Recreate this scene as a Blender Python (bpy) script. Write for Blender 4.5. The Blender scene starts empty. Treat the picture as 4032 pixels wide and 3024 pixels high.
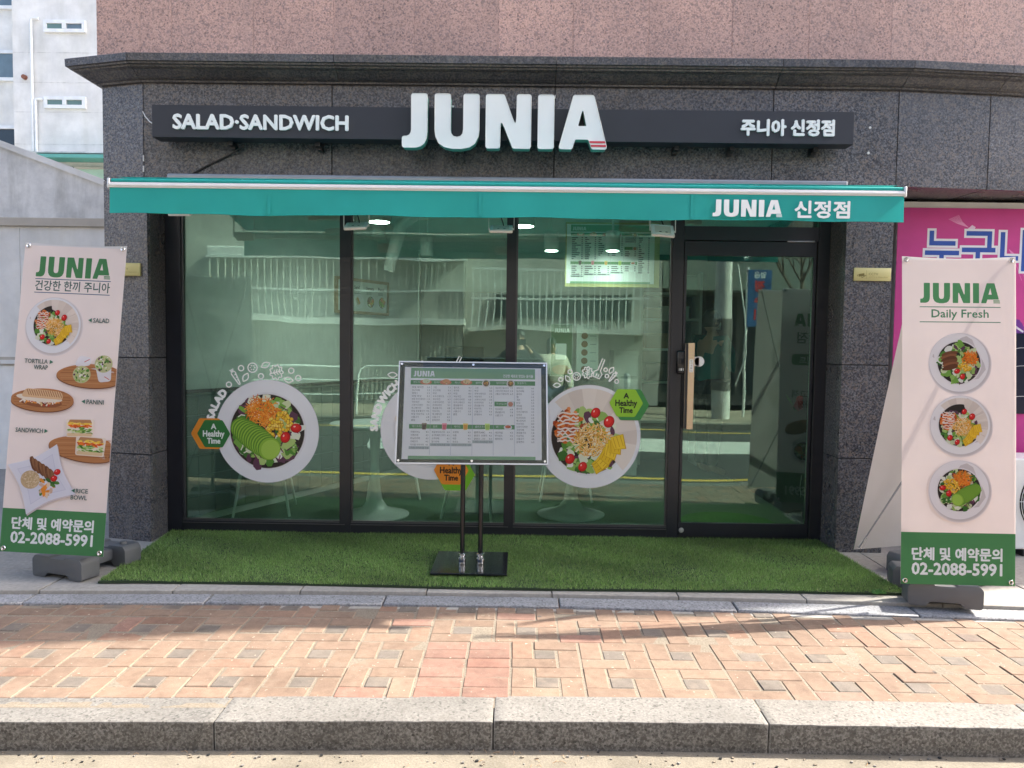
import bpy, bmesh, math, random
import numpy as np
from mathutils import Vector, Matrix
from mathutils.geometry import tessellate_polygon

R = math.radians
SC = bpy.context.scene
COL = SC.collection
rng = random.Random(7)

# ------------------------------------------------------------------ camera
cam_d = bpy.data.cameras.new('camera')
cam_d.sensor_fit = 'HORIZONTAL'
cam_d.sensor_width = 36.0
cam_d.lens = 27.03
cam_d.clip_start = 0.03
cam_d.clip_end = 900.0
cam = bpy.data.objects.new('camera', cam_d)
COL.objects.link(cam)
cam.matrix_world = (Matrix.Translation((0, 0, 1.38)) @ Matrix.Rotation(R(0.512), 4, 'Z') @
                    Matrix.Rotation(R(90 - 3.022), 4, 'X') @ Matrix.Rotation(R(0.7506), 4, 'Z'))
SC.camera = cam

# ------------------------------------------------------------------ sky, sun, exposure
SUN = Vector((1.19, 0.28, 1.0)).normalized()          # direction towards the sun
w = bpy.data.worlds.new('World')
SC.world = w
w.use_nodes = True
nt = w.node_tree
sky = nt.nodes.new('ShaderNodeTexSky')
sky.sky_type = 'NISHITA'
sky.sun_disc = False
sky.sun_elevation = math.asin(SUN.z)
sky.sun_rotation = math.atan2(SUN.x, SUN.y)
sky.air_density = 0.8
sky.dust_density = 4.3
sky.ozone_density = 0.6
nt.links.new(sky.outputs[0], nt.nodes['Background'].inputs[0])
nt.nodes['Background'].inputs[1].default_value = 0.12
sun_d = bpy.data.lights.new('sun', 'SUN')
sun_d.energy = 3.3
sun_d.angle = R(0.55)
sun_d.color = (1.0, 0.93, 0.82)
sun = bpy.data.objects.new('sun', sun_d)
COL.objects.link(sun)
sun.location = (8, 2, 12)
sun.rotation_euler = (-SUN).to_track_quat('-Z', 'Y').to_euler()
SC.view_settings.view_transform = 'Standard'
SC.view_settings.look = 'None'
SC.view_settings.gamma = 1.0
SC.view_settings.exposure = 2.15
SC.render.engine = 'CYCLES'
SC.cycles.use_denoising = True
SC.cycles.max_bounces = 10
SC.cycles.transparent_max_bounces = 24
SC.cycles.sample_clamp_indirect = 6.0
SC.cycles.caustics_reflective = False
SC.cycles.caustics_refractive = False


# ------------------------------------------------------------------ colours and materials
def lin(c):
    c = c / 255.0
    return c / 12.92 if c <= 0.04045 else ((c + 0.055) / 1.055) ** 2.4


def rgb(r, g, b):
    return (lin(r), lin(g), lin(b), 1.0)


MATS = {}


def new_mat(name):
    m = bpy.data.materials.new(name)
    m.use_nodes = True
    MATS[name] = m
    return m, m.node_tree.nodes, m.node_tree.links, m.node_tree.nodes['Principled BSDF']


def ramp(n, stops):
    r = n.new('ShaderNodeValToRGB')
    e = r.color_ramp.elements
    while len(e) < len(stops):
        e.new(0.5)
    for i, (p, c) in enumerate(stops):
        e[i].position = p
        e[i].color = c if len(c) == 4 else (*c, 1)
    return r


def coords(n, l, rand=0.0, kind='Object'):
    tc = n.new('ShaderNodeTexCoord')
    if not rand:
        return tc.outputs[kind]
    oi = n.new('ShaderNodeObjectInfo')
    mul = n.new('ShaderNodeMath')
    mul.operation = 'MULTIPLY'
    mul.inputs[1].default_value = rand
    l.new(oi.outputs['Random'], mul.inputs[0])
    add = n.new('ShaderNodeVectorMath')
    add.operation = 'ADD'
    l.new(tc.outputs[kind], add.inputs[0])
    l.new(mul.outputs[0], add.inputs[1])
    return add.outputs[0]


def noise(n, l, vec, scale, detail=3.0, rough=0.55):
    t = n.new('ShaderNodeTexNoise')
    t.inputs['Scale'].default_value = scale
    t.inputs['Detail'].default_value = detail
    t.inputs['Roughness'].default_value = rough
    l.new(vec, t.inputs['Vector'])
    return t.outputs['Fac']


def mixc(n, l, fac, a, b, mode='MIX'):
    m = n.new('ShaderNodeMix')
    m.data_type = 'RGBA'
    m.blend_type = mode
    for s, v in ((0, fac), (6, a), (7, b)):
        if isinstance(v, (int, float)):
            m.inputs[s].default_value = v
        elif isinstance(v, tuple):
            m.inputs[s].default_value = v
        else:
            l.new(v, m.inputs[s])
    return m.outputs[2]


def bump(n, l, p, height, strength=0.3, dist=0.01):
    b = n.new('ShaderNodeBump')
    b.inputs['Strength'].default_value = strength
    b.inputs['Distance'].default_value = dist
    l.new(height, b.inputs['Height'])
    l.new(b.outputs[0], p.inputs['Normal'])


def plain(name, col, rough=0.5, metal=0.0, var=0.08, scale=6.0, spec=None, grain=0.0, bstr=0.0):
    """colour with a slow mottle and a fine grain"""
    m, n, l, p = new_mat(name)
    v = coords(n, l)
    f = noise(n, l, v, scale, 4)
    lo = tuple(c * (1 - var) for c in col[:3])
    hi = tuple(min(1, c * (1 + var)) for c in col[:3])
    out = ramp(n, [(0.3, lo), (0.7, hi)])
    l.new(f, out.inputs[0])
    c = out.outputs[0]
    if grain:
        g = noise(n, l, v, 260, 2)
        gr = ramp(n, [(0.35, (1 - grain,) * 3), (0.65, (1 + grain * 0.0 + 0.0,) * 3)])
        l.new(g, gr.inputs[0])
        c = mixc(n, l, 1.0, c, gr.outputs[0], 'MULTIPLY')
    l.new(c, p.inputs['Base Color'])
    p.inputs['Roughness'].default_value = rough
    p.inputs['Metallic'].default_value = metal
    if spec is not None:
        p.inputs['Specular IOR Level'].default_value = spec
    if bstr:
        bump(n, l, p, noise(n, l, v, 180, 3), bstr, 0.002)
    return m


def granite(name, stops, s1, s2, fleck, rough, wear=0.0, rand=13.0, streak=None):
    m, n, l, p = new_mat(name)
    v = coords(n, l, rand)
    f1 = noise(n, l, v, s1, 5, 0.7)
    r1 = ramp(n, stops)
    l.new(f1, r1.inputs[0])
    vo = n.new('ShaderNodeTexVoronoi')
    vo.inputs['Scale'].default_value = s2
    l.new(v, vo.inputs['Vector'])
    sep = n.new('ShaderNodeSeparateColor')
    l.new(vo.outputs['Color'], sep.inputs[0])
    r2 = ramp(n, [(0.70, (0, 0, 0)), (0.86, (1, 1, 1))])
    l.new(sep.outputs[0], r2.inputs[0])
    c = mixc(n, l, r2.outputs[0], r1.outputs[0], fleck)
    r3 = ramp(n, [(0.0, (0.45, 0.45, 0.45)), (0.22, (1, 1, 1))])
    l.new(sep.outputs[1], r3.inputs[0])
    c = mixc(n, l, 0.85, c, r3.outputs[0], 'MULTIPLY')
    big = noise(n, l, v, 2.3, 3)
    rb = ramp(n, [(0.3, (0.86, 0.86, 0.86)), (0.7, (1.1, 1.1, 1.1))])
    l.new(big, rb.inputs[0])
    c = mixc(n, l, 1.0, c, rb.outputs[0], 'MULTIPLY')
    if streak is not None:
        mp = n.new('ShaderNodeMapping')
        mp.inputs['Scale'].default_value = (9, 9, 0.7)
        l.new(v, mp.inputs[0])
        sn = noise(n, l, mp.outputs[0], 1.0, 4)
        rs = ramp(n, [(0.55, (0, 0, 0)), (0.75, (1, 1, 1))])
        l.new(sn, rs.inputs[0])
        mul = n.new('ShaderNodeMath'); mul.operation = 'MULTIPLY'; mul.inputs[1].default_value = 0.35
        l.new(rs.outputs[0], mul.inputs[0])
        c = mixc(n, l, mul.outputs[0], c, streak)
    oi = n.new('ShaderNodeObjectInfo')
    rr = ramp(n, [(0.0, (0.88, 0.88, 0.9)), (1.0, (1.12, 1.1, 1.1))])
    l.new(oi.outputs['Random'], rr.inputs[0])
    c = mixc(n, l, 1.0, c, rr.outputs[0], 'MULTIPLY')
    l.new(c, p.inputs['Base Color'])
    rg = ramp(n, [(0.3, (rough * 0.8,) * 3), (0.7, (min(1, rough * 1.3),) * 3)])
    l.new(big, rg.inputs[0])
    l.new(rg.outputs[0], p.inputs['Roughness'])
    bump(n, l, p, f1, 0.12, 0.002)
    return m


granite('black_granite', [(0.32, (0.015, 0.017, 0.022)), (0.47, (0.056, 0.060, 0.072)), (0.58, (0.155, 0.16, 0.175)), (0.75, (0.33, 0.33, 0.335))],
        85, 95, (0.17, 0.15, 0.135, 1), 0.28, streak=(0.15, 0.15, 0.16, 1))
granite('cornice_granite', [(0.30, (0.018, 0.019, 0.024)), (0.5, (0.065, 0.067, 0.078)), (0.75, (0.21, 0.21, 0.22))],
        85, 95, (0.14, 0.13, 0.12, 1), 0.34, streak=(0.16, 0.16, 0.16, 1))
granite('red_granite', [(0.30, (0.17, 0.13, 0.13)), (0.41, (0.44, 0.285, 0.24)), (0.6, (0.58, 0.39, 0.325)), (0.8, (0.70, 0.52, 0.45))],
        105, 105, (0.30, 0.215, 0.20, 1), 0.55, streak=(0.36, 0.26, 0.23, 1))
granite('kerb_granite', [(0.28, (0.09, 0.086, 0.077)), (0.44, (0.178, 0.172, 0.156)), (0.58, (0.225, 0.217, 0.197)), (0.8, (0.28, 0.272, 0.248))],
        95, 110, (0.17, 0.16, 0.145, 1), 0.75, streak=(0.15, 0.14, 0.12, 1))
granite('dark_kerb_face', [(0.30, (0.042, 0.039, 0.034)), (0.46, (0.125, 0.117, 0.102)), (0.58, (0.21, 0.199, 0.177)), (0.8, (0.29, 0.277, 0.25))],
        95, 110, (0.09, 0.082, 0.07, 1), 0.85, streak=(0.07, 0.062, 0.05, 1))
granite('grey_granite', [(0.28, (0.15, 0.16, 0.17)), (0.5, (0.26, 0.27, 0.285)), (0.75, (0.38, 0.39, 0.40))],
        90, 110, (0.20, 0.21, 0.22, 1), 0.7)


def brick_mat(name, col, var):
    m, n, l, p = new_mat(name)
    v = coords(n, l, 17.0)
    oi = n.new('ShaderNodeObjectInfo')
    r = ramp(n, [(0.0, tuple(c * (1 - var) for c in col)), (0.5, col), (0.86, tuple(c * (1 + var) for c in col)), (1.0, (col[0] * 1.02, col[1] * 0.88, col[2] * 0.85))])
    l.new(oi.outputs['Random'], r.inputs[0])
    f = noise(n, l, v, 22, 5, 0.65)
    rf = ramp(n, [(0.28, (0.78, 0.77, 0.76)), (0.55, (1.0, 1.0, 1.0)), (0.75, (1.13, 1.12, 1.1))])
    l.new(f, rf.inputs[0])
    c = mixc(n, l, 1.0, r.outputs[0], rf.outputs[0], 'MULTIPLY')
    g = noise(n, l, v, 240, 2)
    rg = ramp(n, [(0.36, (0.8, 0.8, 0.8)), (0.55, (1, 1, 1))])
    l.new(g, rg.inputs[0])
    c = mixc(n, l, 0.8, c, rg.outputs[0], 'MULTIPLY')
    s = noise(n, l, v, 46, 2)
    rs = ramp(n, [(0.70, (0, 0, 0)), (0.74, (1, 1, 1))])
    l.new(s, rs.inputs[0])
    c = mixc(n, l, rs.outputs[0], c, (0.40, 0.34, 0.27, 1))
    geo = n.new('ShaderNodeNewGeometry')
    st = noise(n, l, geo.outputs['Position'], 2.6, 5, 0.6)
    rst = ramp(n, [(0.32, (0.80, 0.79, 0.78)), (0.5, (1, 1, 1)), (0.72, (1.1, 1.09, 1.06))])
    l.new(st, rst.inputs[0])
    c = mixc(n, l, 1.0, c, rst.outputs[0], 'MULTIPLY')
    du = noise(n, l, geo.outputs['Position'], 9.0, 4, 0.7)
    rdu = ramp(n, [(0.52, (0, 0, 0)), (0.78, (0.55, 0.55, 0.55))])
    l.new(du, rdu.inputs[0])
    c = mixc(n, l, rdu.outputs[0], c, (0.27, 0.215, 0.165, 1))
    vg = n.new('ShaderNodeTexVoronoi')
    vg.inputs['Scale'].default_value = 7.0
    l.new(geo.outputs['Position'], vg.inputs['Vector'])
    sg = n.new('ShaderNodeSeparateColor')
    l.new(vg.outputs['Color'], sg.inputs[0])
    mm = n.new('ShaderNodeMath'); mm.operation = 'LESS_THAN'; mm.inputs[1].default_value = 0.085
    l.new(vg.outputs['Distance'], mm.inputs[0])
    m2 = n.new('ShaderNodeMath'); m2.operation = 'GREATER_THAN'; m2.inputs[1].default_value = 0.86
    l.new(sg.outputs[0], m2.inputs[0])
    m3 = n.new('ShaderNodeMath'); m3.operation = 'MULTIPLY'
    l.new(mm.outputs[0], m3.inputs[0]); l.new(m2.outputs[0], m3.inputs[1])
    m4 = n.new('ShaderNodeMath'); m4.operation = 'MULTIPLY'; m4.inputs[1].default_value = 0.7
    l.new(m3.outputs[0], m4.inputs[0])
    c = mixc(n, l, m4.outputs[0], c, (0.07, 0.065, 0.065, 1))
    l.new(c, p.inputs['Base Color'])
    p.inputs['Roughness'].default_value = 0.9
    bump(n, l, p, g, 0.35, 0.003)
    return m


brick_mat('brick_tan', (0.228, 0.157, 0.114), 0.11)
brick_mat('brick_red', (0.242, 0.140, 0.108), 0.10)
brick_mat('brick_grey', (0.160, 0.137, 0.117), 0.12)


def sand_mat(name, lo, hi, scale=60, rough=0.95, bs=0.6, speck=None, streak=None):
    m, n, l, p = new_mat(name)
    v = coords(n, l)
    f = noise(n, l, v, scale, 5, 0.7)
    r = ramp(n, [(0.3, lo), (0.7, hi)])
    l.new(f, r.inputs[0])
    c = r.outputs[0]
    b = noise(n, l, v, 1.7, 4)
    rb = ramp(n, [(0.3, (0.84, 0.84, 0.83)), (0.7, (1.08, 1.07, 1.05))])
    l.new(b, rb.inputs[0])
    c = mixc(n, l, 1.0, c, rb.outputs[0], 'MULTIPLY')
    if streak:
        mp = n.new('ShaderNodeMapping')
        mp.inputs['Scale'].default_value = (2.2, 2.2, 0.35)
        l.new(v, mp.inputs[0])
        sn = noise(n, l, mp.outputs[0], 1.6, 5, 0.65)
        rk = ramp(n, [(0.36, (streak, streak, streak * 0.98)), (0.54, (1, 1, 1))])
        l.new(sn, rk.inputs[0])
        c = mixc(n, l, 1.0, c, rk.outputs[0], 'MULTIPLY')
    if speck:
        vo = n.new('ShaderNodeTexVoronoi')
        vo.inputs['Scale'].default_value = speck[0]
        l.new(v, vo.inputs['Vector'])
        sp = n.new('ShaderNodeSeparateColor')
        l.new(vo.outputs['Color'], sp.inputs[0])
        rs = ramp(n, [(speck[1], (0, 0, 0)), (speck[1] + 0.05, (1, 1, 1))])
        l.new(sp.outputs[0], rs.inputs[0])
        c = mixc(n, l, rs.outputs[0], c, speck[2])
    l.new(c, p.inputs['Base Color'])
    p.inputs['Roughness'].default_value = rough
    bump(n, l, p, f, bs, 0.004)
    return m


sand_mat('joint_sand', (0.14, 0.118, 0.09), (0.28, 0.24, 0.19), 130)
sand_mat('concrete', (0.27, 0.26, 0.24), (0.38, 0.365, 0.34), 40, bs=0.25)
sand_mat('gutter_concrete', (0.155, 0.137, 0.107), (0.25, 0.225, 0.18), 110, bs=0.6, speck=(190, 0.93, (0.19, 0.17, 0.14, 1)), streak=0.75)
sand_mat('asphalt', (0.040, 0.042, 0.045), (0.085, 0.086, 0.088), 90, bs=0.5)
sand_mat('far_paving', (0.30, 0.25, 0.20), (0.42, 0.36, 0.29), 8)
sand_mat('old_concrete', (0.60, 0.60, 0.595), (0.82, 0.82, 0.81), 5.5, bs=0.2, streak=0.74)
sand_mat('rendered_wall', (0.72, 0.72, 0.705), (0.84, 0.84, 0.825), 3.0, bs=0.1, streak=0.94)
sand_mat('cream_wall', (0.42, 0.42, 0.40), (0.52, 0.515, 0.49), 1.6, bs=0.1)

plain('white_paint', (0.78, 0.79, 0.78), 0.45)
plain('white_gloss', (0.80, 0.82, 0.82), 0.25)
plain('soft_white', (0.72, 0.735, 0.72), 0.6)
plain('beige_band', (0.46, 0.42, 0.36), 0.6)
plain('frame_black', (0.015, 0.017, 0.024), 0.34)
plain('frame_grey', (0.10, 0.10, 0.105), 0.4, 0.6)
plain('seal_grey', (0.02, 0.022, 0.024), 0.5)
plain('sign_black', (0.020, 0.023, 0.032), 0.5)
plain('letter_white', (0.80, 0.83, 0.82), 0.35, var=0.02)
plain('letter_teal', (0.16, 0.42, 0.35), 0.4, var=0.03)
plain('red_paint', (0.62, 0.04, 0.07), 0.4)
plain('alu', (0.62, 0.63, 0.64), 0.35, 0.7, var=0.04)
plain('alu_white', (0.74, 0.74, 0.74), 0.4, 0.1, var=0.03)
plain('chrome', (0.75, 0.76, 0.78), 0.12, 1.0, var=0.02)
plain('steel_grey', (0.30, 0.31, 0.33), 0.4, 0.5)
plain('gold_alu', (0.66, 0.50, 0.33), 0.42, 0.55, var=0.05)
plain('gold_plate', (0.62, 0.56, 0.25), 0.35, 0.15, var=0.04)
plain('black_gloss', (0.008, 0.009, 0.012), 0.15)
plain('black_powder', (0.014, 0.015, 0.018), 0.35)
plain('grey_plastic', (0.10, 0.107, 0.115), 0.5, var=0.06, bstr=0.05)
plain('lamp_beige', (0.62, 0.58, 0.52), 0.4)
plain('green_room_floor', (0.085, 0.13, 0.105), 0.55)
plain('grey_panel', (0.16, 0.155, 0.15), 0.5)
plain('dark_wood', (0.05, 0.042, 0.038), 0.5)
plain('light_wood', (0.45, 0.29, 0.16), 0.5, var=0.15, scale=14)
plain('board_wood', (0.40, 0.22, 0.11), 0.5, var=0.2, scale=20)
plain('teal_shirt', (0.002, 0.13, 0.12), 0.8)
plain('navy_cloth', (0.022, 0.025, 0.035), 0.8)
plain('beige_puffer', (0.52, 0.49, 0.42), 0.7)
plain('blue_shirt', (0.30, 0.42, 0.55), 0.8)
plain('denim', (0.05, 0.07, 0.12), 0.85)
plain('skin', (0.50, 0.31, 0.23), 0.55)
plain('hair', (0.012, 0.010, 0.009), 0.5)
plain('mask_grey', (0.55, 0.58, 0.58), 0.8)
plain('black_cloth', (0.012, 0.012, 0.014), 0.8)
plain('room_tile', (0.20, 0.235, 0.215), 0.35)
plain('teal_tile', (0.10, 0.35, 0.31), 0.5)
plain('yellow_line', (0.62, 0.42, 0.08), 0.8, var=0.15)
plain('road_white', (0.60, 0.60, 0.57), 0.8, var=0.12)
plain('sign_blue', (0.03, 0.13, 0.34), 0.4)
plain('dark_glass', (0.02, 0.03, 0.04), 0.08)
plain('pane_blue', (0.13, 0.19, 0.23), 0.1)
plain('pane_green', (0.13, 0.22, 0.20), 0.12)
plain('curtain_green', (0.42, 0.62, 0.52), 0.6)
plain('rust', (0.25, 0.10, 0.06), 0.8)
plain('mesh_black', (0.004, 0.004, 0.005), 0.9)
plain('leaf_green', (0.07, 0.20, 0.04), 0.6, var=0.2)
plain('bark', (0.14, 0.11, 0.085), 0.9, var=0.25, scale=20)
plain('ribbon_white', (0.75, 0.72, 0.66), 0.6)
plain('flower_red', (0.55, 0.03, 0.05), 0.6)
plain('card_brown', (0.36, 0.24, 0.15), 0.8)


def fabric(name, col):
    m, n, l, p = new_mat(name)
    v = coords(n, l)
    f = noise(n, l, v, 3.5, 3)
    r = ramp(n, [(0.3, tuple(c * 0.93 for c in col)), (0.7, tuple(c * 1.06 for c in col))])
    l.new(f, r.inputs[0])
    l.new(r.outputs[0], p.inputs['Base Color'])
    p.inputs['Roughness'].default_value = 0.75
    tr = n.new('ShaderNodeBsdfTranslucent')
    l.new(r.outputs[0], tr.inputs[0])
    mx = n.new('ShaderNodeMixShader')
    mx.inputs[0].default_value = 0.3
    l.new(p.outputs[0], mx.inputs[1])
    l.new(tr.outputs[0], mx.inputs[2])
    l.new(mx.outputs[0], n['Material Output'].inputs[0])
    wv = noise(n, l, v, 900, 1)
    bump(n, l, p, wv, 0.1, 0.0006)
    return m


fabric('awning_teal', (0.026, 0.455, 0.415))


def print_mat(name, translucent=0.0, rough=0.45):
    m, n, l, p = new_mat(name)
    a = n.new('ShaderNodeVertexColor')
    a.layer_name = 'Col'
    v = coords(n, l)
    f = noise(n, l, v, 4, 3)
    r = ramp(n, [(0.3, (0.95, 0.95, 0.95)), (0.7, (1.0, 1.0, 1.0))])
    l.new(f, r.inputs[0])
    c = mixc(n, l, 1.0, a.outputs[0], r.outputs[0], 'MULTIPLY')
    l.new(c, p.inputs['Base Color'])
    p.inputs['Roughness'].default_value = rough
    p.inputs['Specular IOR Level'].default_value = 0.3
    if translucent:
        tr = n.new('ShaderNodeBsdfTranslucent')
        l.new(c, tr.inputs[0])
        mx = n.new('ShaderNodeMixShader')
        mx.inputs[0].default_value = translucent
        l.new(p.outputs[0], mx.inputs[1])
        l.new(tr.outputs[0], mx.inputs[2])
        l.new(mx.outputs[0], n['Material Output'].inputs[0])
    return m


print_mat('print_sticker')
print_mat('print_board', 0.0, 0.3)
print_mat('print_banner', 0.42, 0.5)


def glass(name, tint, refl, rough=0.0, wob=0.0, veil=0.0):
    m, n, l, p = new_mat(name)
    n.remove(p)
    tr = n.new('ShaderNodeBsdfTransparent')
    tr.inputs[0].default_value = tint
    gl = n.new('ShaderNodeBsdfGlossy')
    gl.inputs['Roughness'].default_value = rough
    gl.inputs['Color'].default_value = (0.76, 1.0, 0.88, 1)
    fr = n.new('ShaderNodeFresnel')
    fr.inputs['IOR'].default_value = 1.45
    ad = n.new('ShaderNodeMath')
    ad.operation = 'MULTIPLY_ADD'
    ad.inputs[1].default_value = 1.0
    ad.inputs[2].default_value = refl
    ad.use_clamp = True
    l.new(fr.outputs[0], ad.inputs[0])
    mx = n.new('ShaderNodeMixShader')
    l.new(ad.outputs[0], mx.inputs[0])
    l.new(tr.outputs[0], mx.inputs[1])
    l.new(gl.outputs[0], mx.inputs[2])
    last = mx.outputs[0]
    if veil:
        df = n.new('ShaderNodeBsdfDiffuse')
        df.inputs[0].default_value = (0.62, 0.74, 0.68, 1)
        vn = noise(n, l, coords(n, l), 1.4, 4)
        vr = ramp(n, [(0.3, (veil * 0.6,) * 3), (0.7, (veil * 1.4,) * 3)])
        l.new(vn, vr.inputs[0])
        m2 = n.new('ShaderNodeMixShader')
        l.new(vr.outputs[0], m2.inputs[0])
        l.new(mx.outputs[0], m2.inputs[1]); l.new(df.outputs[0], m2.inputs[2])
        last = m2.outputs[0]
    l.new(last, n['Material Output'].inputs[0])
    if wob:
        v = coords(n, l)
        f = noise(n, l, v, 1.1, 1)
        b = n.new('ShaderNodeBump')
        b.inputs['Strength'].default_value = wob
        b.inputs['Distance'].default_value = 0.01
        l.new(f, b.inputs['Height'])
        l.new(b.outputs[0], gl.inputs['Normal'])
    return m


glass('shop_glass', (0.76, 0.93, 0.865, 1), 0.055, 0.0, 0.3, 0.012)
glass('acrylic', (1.0, 1.0, 1.0, 1), 0.0)


def emit(name, col, s):
    m, n, l, p = new_mat(name)
    p.inputs['Base Color'].default_value = (0.9, 0.9, 0.9, 1)
    p.inputs['Emission Color'].default_value = (*col, 1)
    p.inputs['Emission Strength'].default_value = s
    return m


emit('lamp_glow', (1.0, 0.97, 0.90), 14.0)


def attr_mat(name, rough):
    m, n, l, p = new_mat(name)
    a = n.new('ShaderNodeVertexColor')
    a.layer_name = 'Col'
    l.new(a.outputs[0], p.inputs['Base Color'])
    p.inputs['Roughness'].default_value = rough
    tr = n.new('ShaderNodeBsdfTranslucent')
    l.new(a.outputs[0], tr.inputs[0])
    mx = n.new('ShaderNodeMixShader')
    mx.inputs[0].default_value = 0.25
    l.new(p.outputs[0], mx.inputs[1])
    l.new(tr.outputs[0], mx.inputs[2])
    l.new(mx.outputs[0], n['Material Output'].inputs[0])


attr_mat('grass_blades', 0.5)


# ------------------------------------------------------------------ object helpers
def wloc(o):
    v = Vector((0, 0, 0))
    while o is not None:
        v += o.location
        o = o.parent
    return v


def tag(o, label=None, cat=None, group=None, kind=None):
    if label: o['label'] = label
    if cat: o['category'] = cat
    if group: o['group'] = group
    if kind: o['kind'] = kind
    return o


def thing(name, label, cat, loc, group=None):
    o = bpy.data.objects.new(name, None)
    o.empty_display_size = 0.1
    COL.objects.link(o)
    o.location = loc
    return tag(o, label, cat, group)


def link(name, me, parent=None, loc=(0, 0, 0)):
    o = bpy.data.objects.new(name, me)
    COL.objects.link(o)
    o.location = loc
    o.parent = parent
    return o


def rounded(pts, r, seg=3, lim=35):
    """round the sharp corners of a 2D outline"""
    out = []
    n = len(pts)
    for i in range(n):
        p = Vector(pts[i]); a = Vector(pts[i - 1]); b = Vector(pts[(i + 1) % n])
        u, v = a - p, b - p
        if u.length < 1e-9 or v.length < 1e-9:
            continue
        ang = math.degrees(u.angle(v))
        if 180 - ang < lim:
            out.append(tuple(p)); continue
        d = min(r / math.tan(math.radians(ang) / 2), u.length * 0.45, v.length * 0.45)
        s, e = p + u.normalized() * d, p + v.normalized() * d
        for k in range(seg + 1):
            t = k / seg
            q = s * (1 - t) ** 2 + p * 2 * t * (1 - t) + e * t * t
            out.append(tuple(q))
    return out


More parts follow.
